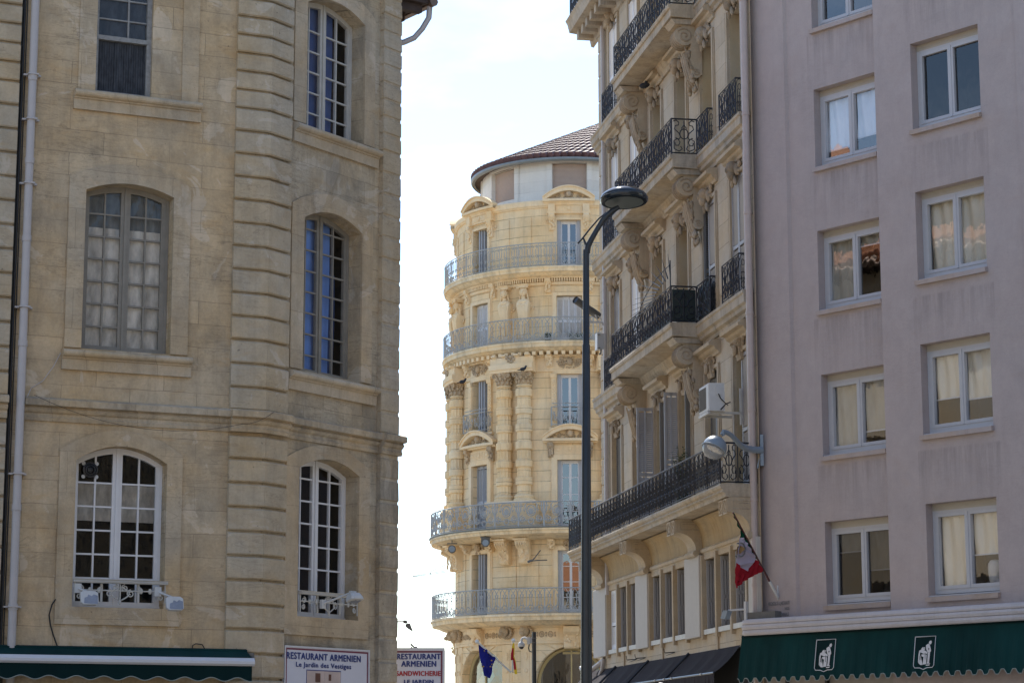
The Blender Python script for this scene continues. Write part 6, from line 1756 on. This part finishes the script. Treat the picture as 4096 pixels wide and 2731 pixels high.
b.face(*f); b.face(*s_); b.face(f[0], f[3], bk[1], bk[0]); b.face(s_[1], s_[2], bk[1], bk[0]); b.face(f[0], s_[0], s_[1], bk[0]); b.face(f[3], s_[3], s_[2], bk[1]); b.build('housing', M['plastic'], wb)
b = MB(); b.tube([T3(2404, 1396), T3(2403, 1410), T3(2398, 1418)], .022, 5); b.build('bracket', M['grille'], wb)
for y in (1338, 1391): b = MB(); p = Vector(T3(2397, y, -.08)); b.box(p.x - .05, p.x + .03, p.y - .02, p.y + .02, p.z - .008, p.z + .008); b.build('hinge', M['grille'], wb)

# ---- flags on the golden building
YF = 86.3
base = Vector(at(2043, 2686, YF + .7)); tipf = Vector(at(1908, 2564, YF - .6))
ef = thing('flag', 'blue flag with yellow stars hanging from a white pole on the golden building', 'flag', loc=base)
b = MB(); b.tube([tuple(base), tuple(tipf)], .035, 7); b.ell(tuple(tipf), .075, 8, 6); b.build('pole', M['plastic'], ef, True)
ce = Cloth(base, tipf); ce.wave = lambda x, y: .05 * sin(x * .16 + y * .02) + .03 * sin(x * .33 - y * .05)
ce.poly([(1917, 2573), (1945, 2596), (1978, 2628), (1972, 2650), (1966, 2680), (1960, 2711), (1948, 2704), (1930, 2698), (1929, 2670), (1925, 2640), (1922, 2600)], M['flag_blue'], ef, 'cloth')
b = MB()
for x, y, r in ((1933, 2601, 3.2), (1947, 2609, 3.0), (1958, 2623, 3.4), (1966, 2640, 3.8), (1966, 2655, 3.2), (1960, 2664, 3.6), (1947, 2665, 4.2), (1930, 2664, 4.2)):
    for off in (-.035, .03):
        P = []
        for i in range(10):
            a = pi / 2 + 2 * pi * i / 10; rr = r if i % 2 == 0 else r * .42; X, Y = x + rr * cos(a) * .9, y - rr * sin(a); P.append(tuple(ce.pt(X, Y, ce.wave(X, Y) + off)))
        cc = tuple(ce.pt(x, y, ce.wave(x, y) + off)); [b.face(cc, P[i], P[(i + 1) % 10]) for i in range(10)]
b.build('star', M['flag_yellow'], ef)
base2 = Vector(at(2050, 2684, YF + .7)); tip2 = Vector(at(2053, 2562, YF - .2))
sf = thing('flag', 'furled red and yellow flag on a white pole beside the blue flag', 'flag', loc=base2)
b = MB(); b.tube([tuple(base2), tuple(tip2)], .035, 7); b.ell(tuple(tip2 + Vector((0, 0, .03))), .075, 8, 6); b.build('pole', M['plastic'], sf, True)
def fold(pts, w, m, dx=0, dy=0):
    b = MB(); P = [Vector(at(x + dx, y, YF - .25 + dy)) for x, y in pts]
    for i, (p, q) in enumerate(zip(P, P[1:])):
        wa, wb_ = w * (1 if i else .5), w
        b.face(tuple(p + Vector((-wa, 0, 0))), tuple(p + Vector((wa, .06, 0))), tuple(q + Vector((wb_, .06, 0))), tuple(q + Vector((-wb_, 0, 0)))); b.face(tuple(p + Vector((wa, .06, 0))), tuple(p + Vector((-wa * .5, .16, 0))), tuple(q + Vector((-wb_ * .5, .16, 0))), tuple(q + Vector((wb_, .06, 0))))
    return b.build('cloth', m, sf)
fold([(2054, 2570), (2053, 2590), (2051, 2612), (2050, 2636)], .055, M['flag_yellow']); fold([(2052, 2590), (2049, 2612), (2048, 2638)], .05, M['flag_red'], 0, -.05)
fold([(2053, 2622), (2056, 2640), (2060, 2668), (2063, 2694)], .05, M['flag_yellow'], 1); fold([(2053, 2630), (2057, 2650), (2059, 2676)], .04, M['flag_red'], 1, -.05)

# ---- pigeons
def pigeon(c, yaw, label, s=1.0):
    t = thing('pigeon', label, 'pigeon', loc=c, group='pigeons resting on ledges'); b = MB()
    e = lambda dx, dz, r, rot=0: b.ell((c[0] + dx * cos(yaw) * s, c[1] + dx * sin(yaw) * s, c[2] + dz * s), tuple(x * s for x in r), 9, 6, rot)
    e(0, .10, (.155, .085, .085), .22); e(.12, .17, (.06, .055, .075), -.3); e(.155, .24, (.05, .042, .045)); e(.205, .235, (.025, .012, .012)); e(-.17, .055, (.11, .05, .022), .2)
    for q in (-.03, .03): b.tube([(c[0] + q, c[1], c[2] + .04 * s), (c[0] + q, c[1], c[2])], .008, 4)
    b.build('body', M['pigeon'], t, True); return t
pigeon(at(2091, 1484, 86.9), 0.1, 'dark pigeon sitting above the right hand column capitals of the golden building', .8)
pigeon(at(1849, 1535, 88.7), .3, 'dark pigeon sitting beside the left column capital of the golden building', .85)
pp = H3(2578, 338, .35); pigeon((pp.x, pp.y, pp.z - .12), 1.2, 'dark pigeon perched between a scroll console and a window hood, beige building', .9)
# ---- white globe lamp peeping in at the bottom
YG = 44.0; c = Vector(at(2643, 2745, YG)); gg = thing('globe_lamp', 'white globe lamp just reaching into view below the brown awning', 'lamp', loc=(c.x, YG, 0))
b = MB(); b.ell(tuple(c), 17 * 44 / FPX * 1.02, 20, 14); b.build('globe', M['plastic'], gg, True)
b = MB(); b.tube([(c.x, c.y, 0), (c.x, c.y, c.z - .05)], .04, 8); b.build('post', M['pole'], gg, True)
# ---- aerials just above the projecting sign
t = thing('aerial', 'small forked aerial showing just above the projecting restaurant sign', 'aerial', loc=at(1655, 2590, 75)); b = MB(); A3 = lambda x, y: tuple(at(x, y, 75))
b.tube([A3(1644, 2576), A3(1668, 2597)], .03, 5); b.tube([A3(1642, 2577), A3(1648, 2574)], .03, 5); b.tube([A3(1662, 2584), A3(1674, 2596)], .025, 5); b.tube([A3(1643, 2586), A3(1652, 2594)], .025, 5); b.tube([A3(1655, 2592), (at(1655, 2592, 75).x, 75, 0)], .04, 5); b.build('rods', M['grille'], t)

# ================================================================== the street behind the camera, seen only in window reflections
def row_house(x0, x1, y, h, depth, label, m='far'):
    t = thing('town_house', label, 'house', loc=((x0 + x1) / 2, y, 0)); b = MB(); fr = Flat(x1, y, -90); W = x1 - x0
    b = MB(fr); hs = [rect(a, a + 1.2, z, z + 2.1) for a in [1.2 + 2.9 * i for i in range(int((W - 1.5) / 2.9))] for z in [4 + 3.4 * j for j in range(int((h - 6) / 3.4) + 1)]]
    b.sheet(rect(0, W, 0, h), hs, 0)
    for q in hs: b.reveal(q, 0, -.3)
    b.box(0, W, -.3, -depth, 0, h - .01); b.build('wall', M[m], t)
    b = MB(fr)
    for q in hs: b.box(q[0][0], q[1][0], -.28, -.2, q[0][1], q[2][1])
    b.build('shutter_row', M['shutter'], t)
    b = MB(fr); b.prof([(.6, h - .1), (.6, h), (-depth / 2, h + 3), (-depth - .6, h), (-depth - .6, h - .1)], -.3, W + .3); b.build('roof', M['tile_orange'], t)
row_house(-42, -24, -22, 15, 12, 'cream house with orange tiled roof far behind the viewpoint on the left')
row_house(-24, -8, -24, 18, 12, 'tall cream house with orange tiled roof behind the viewpoint')
row_house(-8, 12, -26, 16, 12, 'wide cream house with orange tiled roof straight behind the viewpoint')
row_house(12, 34, -22, 17, 12, 'cream house with orange tiled roof far behind the viewpoint on the right')

def side_house(x, y0, y1, h, label):
    t = thing('town_house', label, 'house', loc=(x, (y0 + y1) / 2, 0)); fr = Flat(x, y1, 180); W = y1 - y0; b = MB(fr)
    hs = [rect(a, a + 1.2, z, z + 2.1) for a in [1.2 + 2.9 * i for i in range(int((W - 1.5) / 2.9))] for z in [4 + 3.4 * j for j in range(int((h - 6) / 3.4) + 1)]]
    b.sheet(rect(0, W, 0, h), hs, 0)
    for q in hs: b.reveal(q, 0, -.3)
    b.box(0, W, -.3, -12, 0, h - .01); b.build('wall', M['quoin'], t)
    b = MB(fr)
    for q in hs: b.box(q[0][0], q[1][0], -.28, -.2, q[0][1], q[2][1])
    b.build('shutter_row', M['shutter_dark'], t)
side_house(17, -8, 30, 19, 'added stone house on the right of the street, outside the view')  # unseen house added so the left windows reflect something dark
# ================================================================== ground, light, camera
b = MB(); b.face((-400, -400, 0), (400, -400, 0), (400, 600, 0), (-400, 600, 0))
struct(b.build('ground', M['ground']))
AZ, EL = R(SUN_AZ), R(SUN_EL)
w = bpy.data.worlds.new('World'); scene.world = w; w.use_nodes = True
nt = w.node_tree; bg = nt.nodes['Background']; sk = nt.nodes.new('ShaderNodeTexSky'); sk.sky_type = 'NISHITA'; sk.sun_disc = False
sk.sun_elevation = EL; sk.sun_rotation = AZ; sk.dust_density = .4; sk.ozone_density = 1.6; sk.air_density = 1.0
tcw = nt.nodes.new('ShaderNodeTexCoord'); mpw = nt.nodes.new('ShaderNodeMapping'); mpw.inputs['Scale'].default_value = (2.2, 2.2, 6.0)
nzw = nt.nodes.new('ShaderNodeTexNoise'); nzw.inputs['Scale'].default_value = 2.4; nzw.inputs['Detail'].default_value = 6; nzw.inputs['Roughness'].default_value = .55
crw = nt.nodes.new('ShaderNodeValToRGB'); crw.color_ramp.elements[0].position = .50; crw.color_ramp.elements[1].position = .72
crw.color_ramp.elements[0].color = (0, 0, 0, 1); crw.color_ramp.elements[1].color = (1.3, 1.3, 1.25, 1)
adw = nt.nodes.new('ShaderNodeMix'); adw.data_type = 'RGBA'; adw.blend_type = 'ADD'; adw.inputs[0].default_value = 1
nt.links.new(tcw.outputs['Generated'], mpw.inputs[0]); nt.links.new(mpw.outputs[0], nzw.inputs['Vector']); nt.links.new(nzw.outputs['Fac'], crw.inputs[0])
nt.links.new(sk.outputs[0], adw.inputs[6]); nt.links.new(crw.outputs[0], adw.inputs[7]); nt.links.new(adw.outputs[2], bg.inputs[0]); bg.inputs[1].default_value = SKY
l = bpy.data.lights.new('sun', 'SUN'); l.energy = SUN; l.angle = R(.5); l.color = (1, .95, .87)
so = bpy.data.objects.new('sun', l); COL.objects.link(so)
d = Vector((sin(AZ) * cos(EL), cos(AZ) * cos(EL), sin(EL)))
so.rotation_euler = d.to_track_quat('Z', 'Y').to_euler(); so.location = (0, 30, 60)
cam = bpy.data.cameras.new('camera'); cam.sensor_width = 36; cam.lens = 36 * FPX / 4096; cam.clip_end = 2000; cam.clip_start = .5
co = bpy.data.objects.new('camera', cam); COL.objects.link(co)
co.matrix_world = Matrix.Translation((0, 0, EYE)) @ Matrix.Rotation(R(90) + PITCH, 4, 'X') @ Matrix.Rotation(ROLL, 4, 'Z')
scene.camera = co
vs = scene.view_settings; vs.view_transform = 'Standard'; vs.look = 'None'; vs.gamma = 1; vs.exposure = EXPO
scene.cycles.max_bounces = 8; scene.cycles.diffuse_bounces = 4; scene.cycles.transparent_max_bounces = 16
scene.cycles.sample_clamp_indirect = 6
scene.cycles.use_denoising = True
